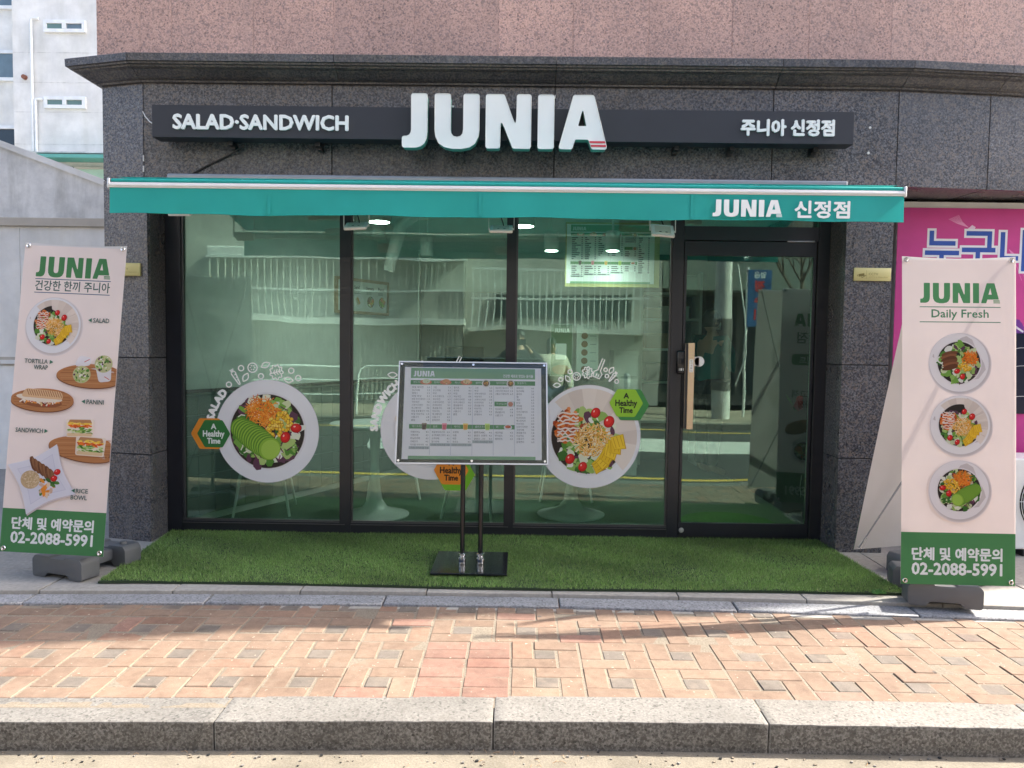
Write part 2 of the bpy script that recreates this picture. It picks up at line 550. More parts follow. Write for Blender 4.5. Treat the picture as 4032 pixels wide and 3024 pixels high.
class MB:
    def __init__(s):
        s.v, s.f, s.m = [], [], []

    def add(s, vs, fs, mi=0):
        k = len(s.v)
        s.v += [tuple(v) for v in vs]
        s.f += [[k + i for i in f] for f in fs]
        s.m += [mi] * len(fs)
        return s

    def box(s, x0, x1, y0, y1, z0, z1, mi=0):
        vs = [(x, y, z) for z in (z0, z1) for y in (y0, y1) for x in (x0, x1)]
        return s.add(vs, [(0, 2, 3, 1), (4, 5, 7, 6), (0, 1, 5, 4), (2, 6, 7, 3), (0, 4, 6, 2), (1, 3, 7, 5)], mi)

    def obox(s, c, ex, ey, ez, mi=0):
        """box from centre and half-extent vectors"""
        c, ex, ey, ez = Vector(c), Vector(ex), Vector(ey), Vector(ez)
        vs = [c + ex * a + ey * b + ez * d for d in (-1, 1) for b in (-1, 1) for a in (-1, 1)]
        return s.add(vs, [(0, 2, 3, 1), (4, 5, 7, 6), (0, 1, 5, 4), (2, 6, 7, 3), (0, 4, 6, 2), (1, 3, 7, 5)], mi)

    def cyl(s, p0, p1, r0, r1=None, n=14, caps=True, mi=0):
        p0, p1 = Vector(p0), Vector(p1)
        r1 = r0 if r1 is None else r1
        d = (p1 - p0).normalized()
        a = d.orthogonal().normalized()
        b = d.cross(a)
        vs = []
        for p, r in ((p0, r0), (p1, r1)):
            for i in range(n):
                t = 2 * math.pi * i / n
                vs.append(p + (a * math.cos(t) + b * math.sin(t)) * r)
        fs = [(i, (i + 1) % n, n + (i + 1) % n, n + i) for i in range(n)]
        if caps:
            fs += [tuple(range(n - 1, -1, -1)), tuple(range(n, 2 * n))]
        return s.add(vs, fs, mi)

    def tube(s, pts, r, n=8, mi=0, closed=False):
        pts = [Vector(p) for p in pts]
        vs, fs = [], []
        up = None
        m = len(pts)
        for i, p in enumerate(pts):
            if closed:
                d = pts[(i + 1) % m] - pts[i - 1]
            else:
                d = pts[min(i + 1, m - 1)] - pts[max(i - 1, 0)]
            d.normalize()
            a = d.orthogonal().normalized() if up is None else (up - d * up.dot(d)).normalized()
            up = a
            b = d.cross(a)
            rr = r[i] if isinstance(r, (list, tuple)) else r
            for k in range(n):
                t = 2 * math.pi * k / n
                vs.append(p + (a * math.cos(t) + b * math.sin(t)) * rr)
        for i in range(m if closed else m - 1):
            for k in range(n):
                a0, a1 = i * n + k, i * n + (k + 1) % n
                b0, b1 = ((i + 1) % m) * n + k, ((i + 1) % m) * n + (k + 1) % n
                fs.append((a0, a1, b1, b0))
        if not closed:
            fs += [tuple(range(n - 1, -1, -1)), tuple(range((m - 1) * n, m * n))]
        return s.add(vs, fs, mi)

    def lathe(s, cx, cy, prof, n=24, mi=0):
        vs = [(cx + r * math.cos(2 * math.pi * i / n), cy + r * math.sin(2 * math.pi * i / n), z) for r, z in prof for i in range(n)]
        fs = [(j * n + i, j * n + (i + 1) % n, (j + 1) * n + (i + 1) % n, (j + 1) * n + i) for j in range(len(prof) - 1) for i in range(n)]
        fs += [tuple(range(n - 1, -1, -1)), tuple(range((len(prof) - 1) * n, len(prof) * n))]
        return s.add(vs, fs, mi)

    def prism(s, outer, holes, place, d0, d1, front=0, side=0):
        """2D outline (with holes) extruded; place(u, v, d) gives the point"""
        loops = [outer] + list(holes)
        flat = [p for lp in loops for p in lp]
        tri = tessellate_polygon([[Vector((p[0], p[1], 0)) for p in lp] for lp in loops])
        n = len(flat)
        vs = [place(p[0], p[1], d0) for p in flat] + [place(p[0], p[1], d1) for p in flat]
        k = len(s.v)
        s.v += [tuple(v) for v in vs]
        for t in tri:
            s.f.append([k + i for i in t]); s.m.append(front)
            s.f.append([k + n + i for i in reversed(t)]); s.m.append(side)
        o = 0
        for lp in loops:
            m = len(lp)
            for i in range(m):
                a, b = o + i, o + (i + 1) % m
                s.f.append([k + a, k + b, k + n + b, k + n + a]); s.m.append(side)
            o += m
        return s

    def mesh(s, name, mats, off=(0, 0, 0), smooth=False, bev=0.0, seg=1, fix=True, merge=False):
        me = bpy.data.meshes.new(name)
        ox, oy, oz = off
        me.from_pydata([(x - ox, y - oy, z - oz) for x, y, z in s.v], [], s.f)
        for mt in (mats if isinstance(mats, (list, tuple)) else [mats]):
            me.materials.append(MATS[mt] if isinstance(mt, str) else mt)
        if any(s.m):
            me.polygons.foreach_set('material_index', s.m)
        bm = bmesh.new()
        bm.from_mesh(me)
        if merge or bev:
            bmesh.ops.remove_doubles(bm, verts=bm.verts, dist=1e-5)
        if fix:
            bmesh.ops.recalc_face_normals(bm, faces=bm.faces)
        if bev:
            ed = [e for e in bm.edges if len(e.link_faces) == 2 and e.calc_face_angle(0) > R(25)]
            bmesh.ops.bevel(bm, geom=ed, offset=bev, segments=seg, affect='EDGES', profile=0.5, clamp_overlap=True)
        if smooth:
            for f in bm.faces: f.smooth = True
            for e in bm.edges:
                if len(e.link_faces) == 2 and e.calc_face_angle(0) > R(40): e.smooth = False
        bm.to_mesh(me)
        bm.free()
        return me

    def build(s, name, mats, parent=None, **kw):
        if parent is not None:
            off = wloc(parent)
            return link(name, s.mesh(name, mats, off, **kw), parent)
        xs, ys, zs = zip(*s.v)
        off = ((min(xs) + max(xs)) / 2, (min(ys) + max(ys)) / 2, min(zs))
        return link(name, s.mesh(name, mats, off, **kw), None, off)


def box(name, mat, parent, *b, **kw):
    return MB().box(*b).build(name, mat, parent, **kw)


def copy_tree(o, parent=None):
    c = o.copy()
    COL.objects.link(c)
    c.parent = parent
    for ch in list(o.children):
        copy_tree(ch, c)
    return c


# ------------------------------------------------------------------ lettering and flat print
_TXT = {}


def glyphs(s):
    if s not in _TXT:
        c = bpy.data.curves.new('txt', 'FONT')
        c.body = s
        c.size = 1.0
        c.resolution_u = 2
        o = bpy.data.objects.new('txt', c)
        me = bpy.data.meshes.new_from_object(o)
        vs = [(v.co.x, v.co.y) for v in me.vertices]
        fs = [tuple(p.vertices) for p in me.polygons]
        bpy.data.objects.remove(o)
        bpy.data.curves.remove(c)
        bpy.data.meshes.remove(me)
        xs = [p[0] for p in vs] or [0, 1]
        ys = [p[1] for p in vs] or [0, 1]
        _TXT[s] = (vs, fs, min(xs), min(ys), max(xs) - min(xs), max(ys) - min(ys))
    return _TXT[s]


JUNIA = {
    'J': ([(0.17, 1), (0.466, 1), (0.466, 0.29), (0.452, 0.17), (0.41, 0.08), (0.34, 0.025), (0.25, 0), (0.0, 0), (0.0, 0.205), (0.085, 0.21), (0.135, 0.235), (0.16, 0.275), (0.17, 0.33)], []),
    'U': ([(0, 1), (0.292, 1), (0.292, 0.34), (0.305, 0.265), (0.345, 0.215), (0.414, 0.198), (0.483, 0.215), (0.523, 0.265), (0.536, 0.34), (0.536, 1), (0.828, 1), (0.828, 0.34), (0.812, 0.21), (0.755, 0.09), (0.65, 0.015), (0.50, -0.015), (0.33, -0.015), (0.178, 0.015), (0.073, 0.09), (0.016, 0.21), (0, 0.34)], []),
    'N': ([(0, 0), (0, 1), (0.335, 1), (0.572, 0.345), (0.578, 1), (0.838, 1), (0.838, 0), (0.51, 0), (0.268, 0.59), (0.262, 0)], []),
    'I': ([(0, 0), (0, 1), (0.293, 1), (0.293, 0)], []),
    'A': ([(0, 0), (0.25, 0), (0.305, 0.185), (0.56, 0.185), (0.625, 0), (0.907, 0), (0.645, 1), (0.27, 1)], [[(0.445, 0.76), (0.36, 0.43), (0.515, 0.43)]]),
    'A2': ([(0, 0), (0.25, 0), (0.305, 0.185), (0.86, 0.185), (0.645, 1), (0.27, 1)], [[(0.445, 0.76), (0.36, 0.43), (0.515, 0.43)]]),
}
JX = [('J', 0.0), ('U', 0.61), ('N', 1.566), ('I', 2.541), ('A', 2.928)]
JW = 3.835
DZ = 7e-6


class Print:
    """flat coloured shapes printed one over the other (u right, v up, metres)"""

    def __init__(s):
        s.v, s.f, s.c, s.k = [], [], [], 0

    def raw(s, vs, fs, col):
        b = len(s.v)
        s.k += 1
        s.v += [(x, y, s.k) for x, y in vs]
        c = rgb(*col)
        for f in fs:
            s.f.append([b + i for i in f]); s.c.append(c)

    def poly(s, pts, col, holes=()):
        loops = [pts] + list(holes)
        flat = [p for lp in loops for p in lp]
        tri = tessellate_polygon([[Vector((p[0], p[1], 0)) for p in lp] for lp in loops])
        s.raw(flat, tri, col)

    def fan(s, pts, col):
        s.raw(pts, [tuple(range(len(pts)))], col)

    def rect(s, x0, y0, x1, y1, col, rows=0):
        if rows:
            s.raw([(x, y0 + (y1 - y0) * j / rows) for j in range(rows + 1) for x in (x0, x1)], [(2 * j, 2 * j + 1, 2 * j + 3, 2 * j + 2) for j in range(rows)], col)
            return
        s.fan([(x0, y0), (x1, y0), (x1, y1), (x0, y1)], col)

    def ell(s, cx, cy, rx, ry, col, n=20, ang=0.0, wob=0.0, rg=None):
        ca, sa = math.cos(ang), math.sin(ang)
        pts = []
        for i in range(n):
            t = 2 * math.pi * i / n
            q = 1 + (rg.uniform(-wob, wob) if rg else 0)
            x, y = rx * math.cos(t) * q, ry * math.sin(t) * q
            pts.append((cx + x * ca - y * sa, cy + x * sa + y * ca))
        s.fan(pts, col)

    def stroke(s, pts, wd, col, closed=False):
        n = len(pts)
        vs, fs = [], []
        for i in range(n):
            p = Vector(pts[i])
            a = Vector(pts[i - 1]) if (i or closed) else p
            b = Vector(pts[(i + 1) % n]) if (i < n - 1 or closed) else p
            d = (b - a)
            d = d.normalized() if d.length else Vector((1, 0))
            nr = Vector((-d.y, d.x)) * wd / 2
            vs += [tuple(p + nr), tuple(p - nr)]
        for i in range(n if closed else n - 1):
            j = (i + 1) % n
            fs.append((2 * i, 2 * i + 1, 2 * j + 1, 2 * j))
        s.raw(vs, fs, col)

    def text(s, t, x, y, h=None, w=None, col=(0, 0, 0), anchor='l', bold=0.0, ang=0.0, mirror=False):
        vs, fs, x0, y0, bw, bh = glyphs(t)
        sy = h / bh if h else w / bw
        sx = w / bw if w else sy
        wd = sx * bw
        ox = {'l': 0, 'c': -wd / 2, 'r': -wd}[anchor]
        ca, sa = math.cos(ang), math.sin(ang)
        sh = [(0, 0)]
        if bold:
            sh = [(0, 0)] + [(bold * math.cos(a), bold * math.sin(a)) for a in (0.4, 1.6, 2.7, 3.6, 4.7, 5.8)]
        for dx, dy in sh:
            pts = []
            for px, py in vs:
                lx, ly = (px - x0) * sx + ox + dx, (py - y0) * sy + dy
                pts.append((x + lx * ca - ly * sa, y + lx * sa + ly * ca))
            s.raw(pts, fs, col)
        return wd

    def logo(s, x, y, h, col, w=None, stripes=True):
        k = (w / JW) if w else h
        for ch, dx in JX:
            out, ho = JUNIA['A2' if (ch == 'A' and stripes) else ch]
            f = lambda p: (x + (p[0] + dx) * k, y + p[1] * h)
            s.poly([f(p) for p in rounded(out, 0.03)], col, [[f(p) for p in q] for q in ho])
        if stripes:
            for v0, v1 in ((0.105, 0.15), (0.05, 0.085), (0.0, 0.03)):
                q = [(0.585 + 0.07 * (0.15 - v0), v0), (0.885 + 0.2 * (0.15 - v0), v0), (0.885 + 0.2 * (0.15 - v1), v1), (0.585 + 0.07 * (0.15 - v1), v1)]
                s.fan([(x + (2.928 + a) * k, y + b * h) for a, b in q], col)

    def build(s, name, mat, parent, O, U, V, N, off=0.0012):
        O, U, V, N = Vector(O), Vector(U), Vector(V), Vector(N)
        pl = wloc(parent) if parent is not None else Vector((0, 0, 0))
        me = bpy.data.meshes.new(name)
        me.from_pydata([O + U * x + V * y + N * (off + k * DZ) - pl for x, y, k in s.v], [], s.f)
        me.materials.append(MATS[mat])
        at = me.color_attributes.new('Col', 'FLOAT_COLOR', 'CORNER')
        buf = []
        for p, c in zip(me.polygons, s.c):
            buf += list(c) * p.loop_total
        at.data.foreach_set('color', buf)
        return link(name, me, parent)


# ---- printed food, all plain shapes
GREENS = [(86, 140, 52), (120, 168, 70), (62, 112, 44), (176, 200, 120), (206, 216, 170), (225, 228, 205), (150, 185, 95), (96, 60, 80), (235, 235, 225)]


def leaves(P, cx, cy, r, n, rg, ring=0.0):
    for i in range(n):
        a = rg.uniform(0, 6.283)
        d = r * math.sqrt(rg.uniform(ring, 1.0)) * 0.93
        k = rg.uniform(0.10, 0.2) * r
        P.ell(cx + d * math.cos(a), cy + d * math.sin(a), k, k * rg.uniform(0.5, 0.9), rg.choice(GREENS), 9, rg.uniform(0, 3.1), 0.3, rg)


def strips(P, cx, cy, rx, ry, n, cols, rg, ln, wd, ang=0.0):
    for i in range(n):
        a = rg.uniform(0, 6.283)
        d = math.sqrt(rg.random())
        x0, y0 = d * math.cos(a) * rx, d * math.sin(a) * ry
        x, y = cx + x0 * math.cos(ang) - y0 * math.sin(ang), cy + x0 * math.sin(ang) + y0 * math.cos(ang)
        t = rg.uniform(0, 3.14)
        L = ln * rg.uniform(0.5, 1.2)
        b = rg.uniform(-0.35, 0.35) * L
        P.stroke([(x - L * math.cos(t) / 2, y - L * math.sin(t) / 2), (x - b * math.sin(t) * 0.6, y + b * math.cos(t) * 0.6), (x + L * math.cos(t) / 2, y + L * math.sin(t) / 2)], wd, rg.choice(cols))


def kernels(P, cx, cy, rx, ry, n, rg, k):
    for i in range(n):
        a = rg.uniform(0, 6.283); d = math.sqrt(rg.random())
        x, y = cx + d * math.cos(a) * rx, cy + d * math.sin(a) * ry
        P.ell(x, y, k * 1.05, k * 0.9, rg.choice([(205, 150, 30), (190, 130, 20)]), 7, rg.uniform(0, 3))
        P.ell(x - k * 0.1, y + k * 0.15, k * 0.8, k * 0.66, rg.choice([(247, 208, 70), (240, 192, 50), (250, 218, 110)]), 7, rg.uniform(0, 3))


def tomato(P, cx, cy, r, ang=0.5):
    P.ell(cx, cy, r, r * 0.84, (150, 18, 20), 18, ang)
    P.ell(cx - r * 0.03, cy + r * 0.04, r * 0.92, r * 0.76, (206, 30, 30), 18, ang)
    P.ell(cx - r * 0.1, cy + r * 0.12, r * 0.62, r * 0.5, (226, 48, 44), 16, ang)
    P.ell(cx - r * 0.3, cy + r * 0.28, r * 0.2, r * 0.13, (252, 205, 200), 10, ang)


def avocado(P, cx, cy, L, W, ang, n=13):
    ca, sa = math.cos(ang), math.sin(ang)
    for i in range(n):
        t = i / (n - 1)
        u = -L + 1.55 * L * t
        k = (0.62 + 0.40 * math.sin(min(1, 0.25 + t * 0.85) * math.pi * 0.72)) * W
        x, y = cx + u * ca, cy + u * sa
        P.ell(x, y, L * 0.52, k, (92, 140, 44), 22, ang)
        P.ell(x + 0.03 * L * ca, y + 0.03 * L * sa, L * 0.485, k * 0.955, (150, 190, 70) if i % 2 else (140, 182, 62), 22, ang)
        P.ell(x + 0.08 * L * ca, y + 0.08 * L * sa, L * 0.42, k * 0.82, (182, 212, 104) if i < n - 1 else (164, 200, 82), 22, ang)


def plate(P, cx, cy, r, kind, seed=1, rim=(234, 234, 238), shadow=False):
    rg = random.Random(seed)
    if shadow:
        for i in range(5):
            g = 226 - i * 6
            P.ell(cx + r * 0.03, cy - r * 0.04, r * (1.07 - i * 0.014), r * (1.07 - i * 0.014), (g + 8, g, g), 48)
    P.ell(cx, cy, r, r, (206, 206, 212), 72)
    P.ell(cx, cy, r * 0.992, r * 0.992, rim, 72)
    P.ell(cx, cy, r * 0.76, r * 0.76, tuple(int(c * 0.97) for c in rim), 60)
    P.ell(cx, cy, r * 0.725, r * 0.725, (190, 180, 178), 60)
    P.ell(cx, cy, r * 0.715, r * 0.715, (48, 40, 36), 60)
    b = r * 0.7
    if kind == 'avocado' or kind == 'avocado_flip':
        s = -1 if kind == 'avocado_flip' else 1
        leaves(P, cx, cy, b * 0.99, 150, rg, 0.12)
        strips(P, cx, cy, b * 0.85, b * 0.85, 30, [(110, 40, 80), (150, 70, 110), (230, 228, 215)], rg, b * 0.25, b * 0.03)
        strips(P, cx - s * b * 0.12, cy + b * 0.52, b * 0.42, b * 0.38, 190, [(232, 128, 34), (240, 148, 44), (214, 104, 22), (247, 166, 70)], rg, b * 0.32, b * 0.022)
        kernels(P, cx + s * b * 0.42, cy + b * 0.27, b * 0.36, b * 0.26, 60, rg, b * 0.055)
        kernels(P, cx + s * b * 0.22, cy + b * 0.0, b * 0.26, b * 0.2, 30, rg, b * 0.055)
        tomato(P, cx + s * b * 0.80, cy + b * 0.10, b * 0.155, 0.1)
        tomato(P, cx + s * b * 0.50, cy - b * 0.16, b * 0.16, 1.2)
        avocado(P, cx - s * b * 0.22, cy - b * 0.28, b * 0.60, b * 0.36, -0.62 if s > 0 else math.pi + 0.55)
        leaves(P, cx + s * b * 0.72, cy - b * 0.5, b * 0.2, 10, rg)
    elif kind == 'wrap':
        for i in range(9):
            a0 = R(135 - i * 18)
            pts = [(cx + b * 0.2 * math.cos(a0), cy + b * 0.2 * math.sin(a0))]
            for k in range(6):
                a = a0 - R(k * 7)
                pts.append((cx + r * 0.93 * math.cos(a), cy + r * 0.93 * math.sin(a)))
            P.fan(pts, [(226, 214, 204), (218, 205, 196), (232, 221, 212)][i % 3])
        leaves(P, cx - b * 0.05, cy - b * 0.13, b * 0.9, 120, rg, 0.1)
        for i in range(75):
            a = rg.uniform(0, 6.283); d = math.sqrt(rg.random())
            x, y = cx - b * 0.55 + d * math.cos(a) * b * 0.38, cy + b * 0.25 + d * math.sin(a) * b * 0.48
            P.ell(x, y, b * rg.uniform(0.05, 0.11), b * rg.uniform(0.04, 0.08), rg.choice([(214, 106, 38), (226, 126, 50), (190, 84, 30), (232, 144, 84), (170, 70, 28)]), 8, rg.uniform(0, 3), 0.25, rg)
        for i in range(9):
            y = cy + b * (0.62 - i * 0.095)
            pts = [(cx - b * 0.86 + k * b * 0.072, y + rg.uniform(-0.045, 0.045) * b) for k in range(9)]
            P.stroke(pts, b * 0.045, (236, 222, 212))
        strips(P, cx + b * 0.1, cy - b * 0.08, b * 0.45, b * 0.43, 240, [(238, 190, 92), (228, 170, 66), (246, 212, 150), (214, 150, 58), (250, 228, 190)], rg, b * 0.26, b * 0.022)
        for x, y, q in ((0.18, 0.66, 0.15), (0.55, 0.42, 0.17), (-0.5, -0.62, 0.15), (-0.15, -0.83, 0.14)):
            tomato(P, cx + x * b, cy + y * b, q * b, 1.1)
        for i in range(6):
            t = i / 5
            x, y = cx + b * (0.30 + 0.52 * t), cy + b * (-0.78 + 0.62 * t)
            a = R(38 + 14 * i)
            pt = lambda u, v: (x + (u * math.cos(a) - v * math.sin(a)) * b * 0.2, y + (u * math.sin(a) + v * math.cos(a)) * b * 0.2)
            P.fan([pt(-1.1, -0.8), pt(1.0, -1.0), pt(1.1, 0.9), pt(-0.7, 0.8)], (206, 160, 30))
            P.fan([pt(-1.0, -0.7), pt(0.95, -0.9), pt(1.0, 0.85), pt(-0.65, 0.75)], (240, 202, 56) if i % 2 else (232, 190, 44))
            for q in (-0.5, 0.0, 0.5):
                P.stroke([pt(-0.6, q), pt(0.9, q)], b * 0.016, (204, 150, 30))
    elif kind == 'meat':
        leaves(P, cx, cy, b * 1.0, 150, rg, 0.0)
        for i in range(6):
            P.ell(cx - b * 0.42 + rg.uniform(-0.05, 0.05) * b, cy + b * (0.42 - i * 0.13), b * 0.40, b * 0.13, [(120, 72, 44), (146, 92, 60), (104, 60, 36)][i % 3], 14, 0.25, 0.12, rg)
        strips(P, cx + b * 0.52, cy + b * 0.2, b * 0.36, b * 0.34, 120, [(232, 128, 34), (240, 148, 44), (214, 104, 22)], rg, b * 0.26, b * 0.028)
        kernels(P, cx + b * 0.28, cy - b * 0.2, b * 0.3, b * 0.22, 36, rg, b * 0.06)
        tomato(P, cx - b * 0.10, cy - b * 0.42, b * 0.15); tomato(P, cx + b * 0.16, cy - b * 0.68, b * 0.15, 1.3)
    elif kind == 'sandwich':
        P.ell(cx, cy, b * 1.03, b * 1.03, tuple(int(c * 0.985) for c in rim), 60)
        sandwich(P, cx - b * 0.25, cy, b * 0.9, -1.0, rg)


def sandwich(P, cx, cy, k, ang, rg):
    ca, sa = math.cos(ang), math.sin(ang)
    f = lambda u, v: (cx + (u * ca - v * sa) * k, cy + (u * sa + v * ca) * k)
    P.poly(rounded([f(-0.8, -0.55), f(0.8, -0.55), f(0.85, 0.5), f(-0.85, 0.5)], 0.12 * k), (232, 222, 210))
    P.poly(rounded([f(-0.74, 0.2), f(0.74, 0.2), f(0.62, 0.46), f(-0.62, 0.46)], 0.1 * k), (186, 138, 96))
    for v0, v1, cols, n in ((0.12, 0.28, [(240, 206, 84), (246, 218, 110), (224, 182, 60)], 26), (-0.02, 0.14, [(226, 108, 40), (238, 128, 52), (206, 90, 30)], 30), (-0.34, 0.0, GREENS[:7], 46)):
        for i in range(n):
            u, v = rg.uniform(-0.68, 0.68), rg.uniform(v0, v1)
            x, y = f(u, v)
            P.ell(x, y, k * 0.13, k * 0.045, rg.choice(cols), 8, ang + rg.uniform(-0.3, 0.3), 0.2, rg)
    P.poly(rounded([f(-0.72, -0.5), f(0.72, -0.5), f(0.74, -0.32), f(-0.74, -0.32)], 0.08 * k), (222, 196, 160))


def board(P, cx, cy, rx, ry, ang, rg, lim=None):
    pts = []
    for i in range(36):
        t = 2 * math.pi * i / 36
        x, y = rx * math.cos(t), ry * math.sin(t) * (1 + 0.08 * math.cos(t))
        px, py = cx + x * math.cos(ang) - y * math.sin(ang), cy + x * math.sin(ang) + y * math.cos(ang)
        if lim: px = max(lim[0], min(lim[1], px))
        pts.append((px, py))
    P.fan([(x + 0.004, y - 0.012) for x, y in pts], (205, 190, 186))
    P.fan([(x, y - 0.006) for x, y in pts], (120, 74, 44))
    P.fan(pts, (188, 130, 84))
    for i in range(7):
        v = -0.7 + i * 0.22
        q = math.sqrt(max(0.02, 1 - v * v)) * 0.9
        a, b = (cx - rx * q, cy + ry * v), (cx + rx * q, cy + ry * v + ry * 0.1)
        if lim:
            a, b = (max(lim[0], a[0]), a[1]), (min(lim[1], b[0]), b[1])
        P.stroke([a, ((a[0] + b[0]) / 2, a[1] + ry * 0.08), b], ry * 0.05, rg.choice([(170, 112, 70), (200, 146, 100), (156, 100, 62)]))


# ================================================================== the setting: ground, road, kerbs, paving
def bend(x):
    """slight curve of the kerb line"""
    return 0.036 * x if x < -0.3 else (0.0108 + 0.0 if x > 0.9 else 0.0108 - 0.0216 * ((0.9 - x) / 1.2) ** 2)


def bow(x):
    return -0.0115 * x * x if abs(x) < 4 else -0.0115 * 16 - 0.02 * (abs(x) - 4)


g = MB().box(-120, 120, -120, 120, -0.6, -0.185)
tag(g.build('ground', 'asphalt'), kind='structure')
MB().box(-40, 40, -3.4, 2.42, -0.184, -0.168).build('road', 'asphalt')['kind'] = 'structure'
m = MB()
xs = [-8 + i * 0.5 for i in range(33)]
vs = []
for x in xs:
    vs += [(x, 2.38 + bend(x), -0.1655), (x, 2.90 + bend(x), -0.1655)]
m.add(vs, [(2 * i, 2 * i + 2, 2 * i + 3, 2 * i + 1) for i in range(32)])
tag(m.build('gutter', 'gutter_concrete'), kind='structure')
for y0 in (1.95, -2.95):
    tag(MB().box(-30, 30, y0, y0 + 0.12, -0.17, -0.1645).build('road_line', 'yellow_line'), kind='structure')
tag(MB().box(1.2, 4.2, -1.6, -0.2, -0.17, -0.1646).build('road_marking', 'road_white'), kind='structure')

# kerb stones
kerb = bpy.data.objects.new('kerb', None); COL.objects.link(kerb); kerb['kind'] = 'structure'
kx = [-8.46 + 1.0475 * i for i in range(17)]
for a, b in zip(kx[:-1], kx[1:]):
    a, b = a + 0.0016, b - 0.0016
    m = MB()
    n = 26
    vs, fs = [], []
    dz = rng.uniform(-0.003, 0.003)
    for i in range(n + 1):
        x = a + (b - a) * i / n
        c = bend(x)
        q1, q2 = rng.gauss(0, 0.0011), rng.gauss(0, 0.0009)
        vs += [(x, 2.853 + c + q1 * 0.4, -0.30), (x, 2.842 + c + q1, -0.049 + dz + q2), (x, 3.045 + c, -0.046 + dz), (x, 3.045 + c, -0.30)]
    for i in range(n):
        for k in range(4):
            fs.append((i * 4 + k, i * 4 + (k + 1) % 4, i * 4 + 4 + (k + 1) % 4, i * 4 + 4 + k))
    fs += [(0, 1, 2, 3), (n * 4 + 3, n * 4 + 2, n * 4 + 1, n * 4)]
    m.add(vs, fs)
    m.m = [1 if (q % 4 == 0 and q < 4 * n) else 0 for q in range(len(fs))]  # front faces get the darker granite, tops the paler one
    m.build('kerb_stone', ['kerb_granite', 'dark_kerb_face'], kerb, bev=0.006, seg=2, smooth=True)

# grey border stones
border = bpy.data.objects.new('border_kerb', None); COL.objects.link(border); border['kind'] = 'structure'
for i in range(13):
    a, b = -6.45 + i * 0.955 + 0.004, -6.45 + (i + 1) * 0.955 - 0.004
    vs, fs = [], []
    n = 4
    for k in range(n + 1):
        x = a + (b - a) * k / n
        c = bow(x)
        vs += [(x, 4.085 + c, -0.2), (x, 4.08 + c, -0.032), (x, 4.205 + c, -0.026), (x, 4.205 + c, -0.2)]
    for k in range(n):
        for q in range(4):
            fs.append((k * 4 + q, k * 4 + (q + 1) % 4, k * 4 + 4 + (q + 1) % 4, k * 4 + 4 + q))
    fs += [(0, 1, 2, 3), (n * 4 + 3, n * 4 + 2, n * 4 + 1, n * 4)]
    MB().add(vs, fs).build('border_stone', 'grey_granite', border, bev=0.005, smooth=True)

# concrete apron in front of the shop, in slabs
apron = bpy.data.objects.new('apron', None); COL.objects.link(apron); apron['kind'] = 'structure'
ax = [-9.0, -6.3, -5.2, -4.1, -3.33, -2.62, -1.9, -1.2, -0.5, 0.2, 0.9, 1.6, 2.33, 2.95, 3.7, 5.0, 8.0]
for i in range(len(ax) - 1):
    for y0, y1 in ((None, 4.52), (4.52, 5.62)) if abs(ax[i]) < 6 else ((None, 5.62),):
        a, b = ax[i] + 0.003, ax[i + 1] - 0.003
        lo = [(a, (4.208 + bow(a)) if y0 is None else y0 + 0.003), (b, (4.208 + bow(b)) if y0 is None else y0 + 0.003)]
        m = MB()
        m.prism([lo[0], lo[1], (b, y1 - 0.003), (a, y1 - 0.003)], [], lambda u, v, d: (u, v, d), -0.006 + rng.uniform(-0.002, 0.002), -0.2)
        m.build('concrete_slab', 'concrete', apron, bev=0.003)
tag(MB().box(-40, -2.9, 5.62, 30, -0.2, -0.012).build('yard', 'concrete'), kind='structure')

# paving: bed, concrete strip and bricks
paving = bpy.data.objects.new('paving', None); COL.objects.link(paving); paving['kind'] = 'structure'
m = MB(); vs = []
for x in xs:
    vs += [(x, 2.95 + bend(x), -0.0492), (x, 4.2 + bow(x), -0.0492)]
m.add(vs, [(2 * i, 2 * i + 2, 2 * i + 3, 2 * i + 1) for i in range(32)])
m.build('bed', 'joint_sand', paving)
m = MB(); vs = []
sx = [-1.38 + i * 0.25 for i in range(33)]
for x in sx:
    vs += [(x, 4.045 + bow(x) * 0.9 - max(0, x - 1) * 0.012, -0.0478), (x, 4.12 + bow(x), -0.0478)]
m.add(vs, [(2 * i, 2 * i + 2, 2 * i + 3, 2 * i + 1) for i in range(32)])
m.build('concrete_strip', 'concrete', paving)

MX, MY = 0.3145, 0.2925
JXW, JYW = 0.0085, 0.0045


def brick_mesh(w, h, mat, name):
    m = MB().box(-w / 2, w / 2, -h / 2, h / 2, -0.03, 0)
    return m.mesh(name, mat, bev=0.0035, seg=1)


a3, b3 = MX / 3, MY / 3
BM = {}
for mt in ('brick_tan', 'brick_red'):
    BM['h', mt] = brick_mesh(2 * a3 - JXW, b3 - JYW, mt, 'brick_h')
    BM['v', mt] = brick_mesh(a3 - JXW, 2 * b3 - JYW, mt, 'brick_v')
    BM['s', mt] = brick_mesh(0.1995 - JXW, b3 - JYW, mt, 'brick_s')
BM['q', 'brick_grey'] = brick_mesh(a3 - JXW, b3 - JYW, 'brick_grey', 'brick_q')
spots = []


def module(x0, y0):
    for kind, u, v in (('h', 1.0, 0.5), ('v', 2.5, 1.0), ('h', 2.0, 2.5), ('v', 0.5, 2.0), ('q', 1.5, 1.5)):
        spots.append((kind, x0 + u * a3, y0 + v * b3))


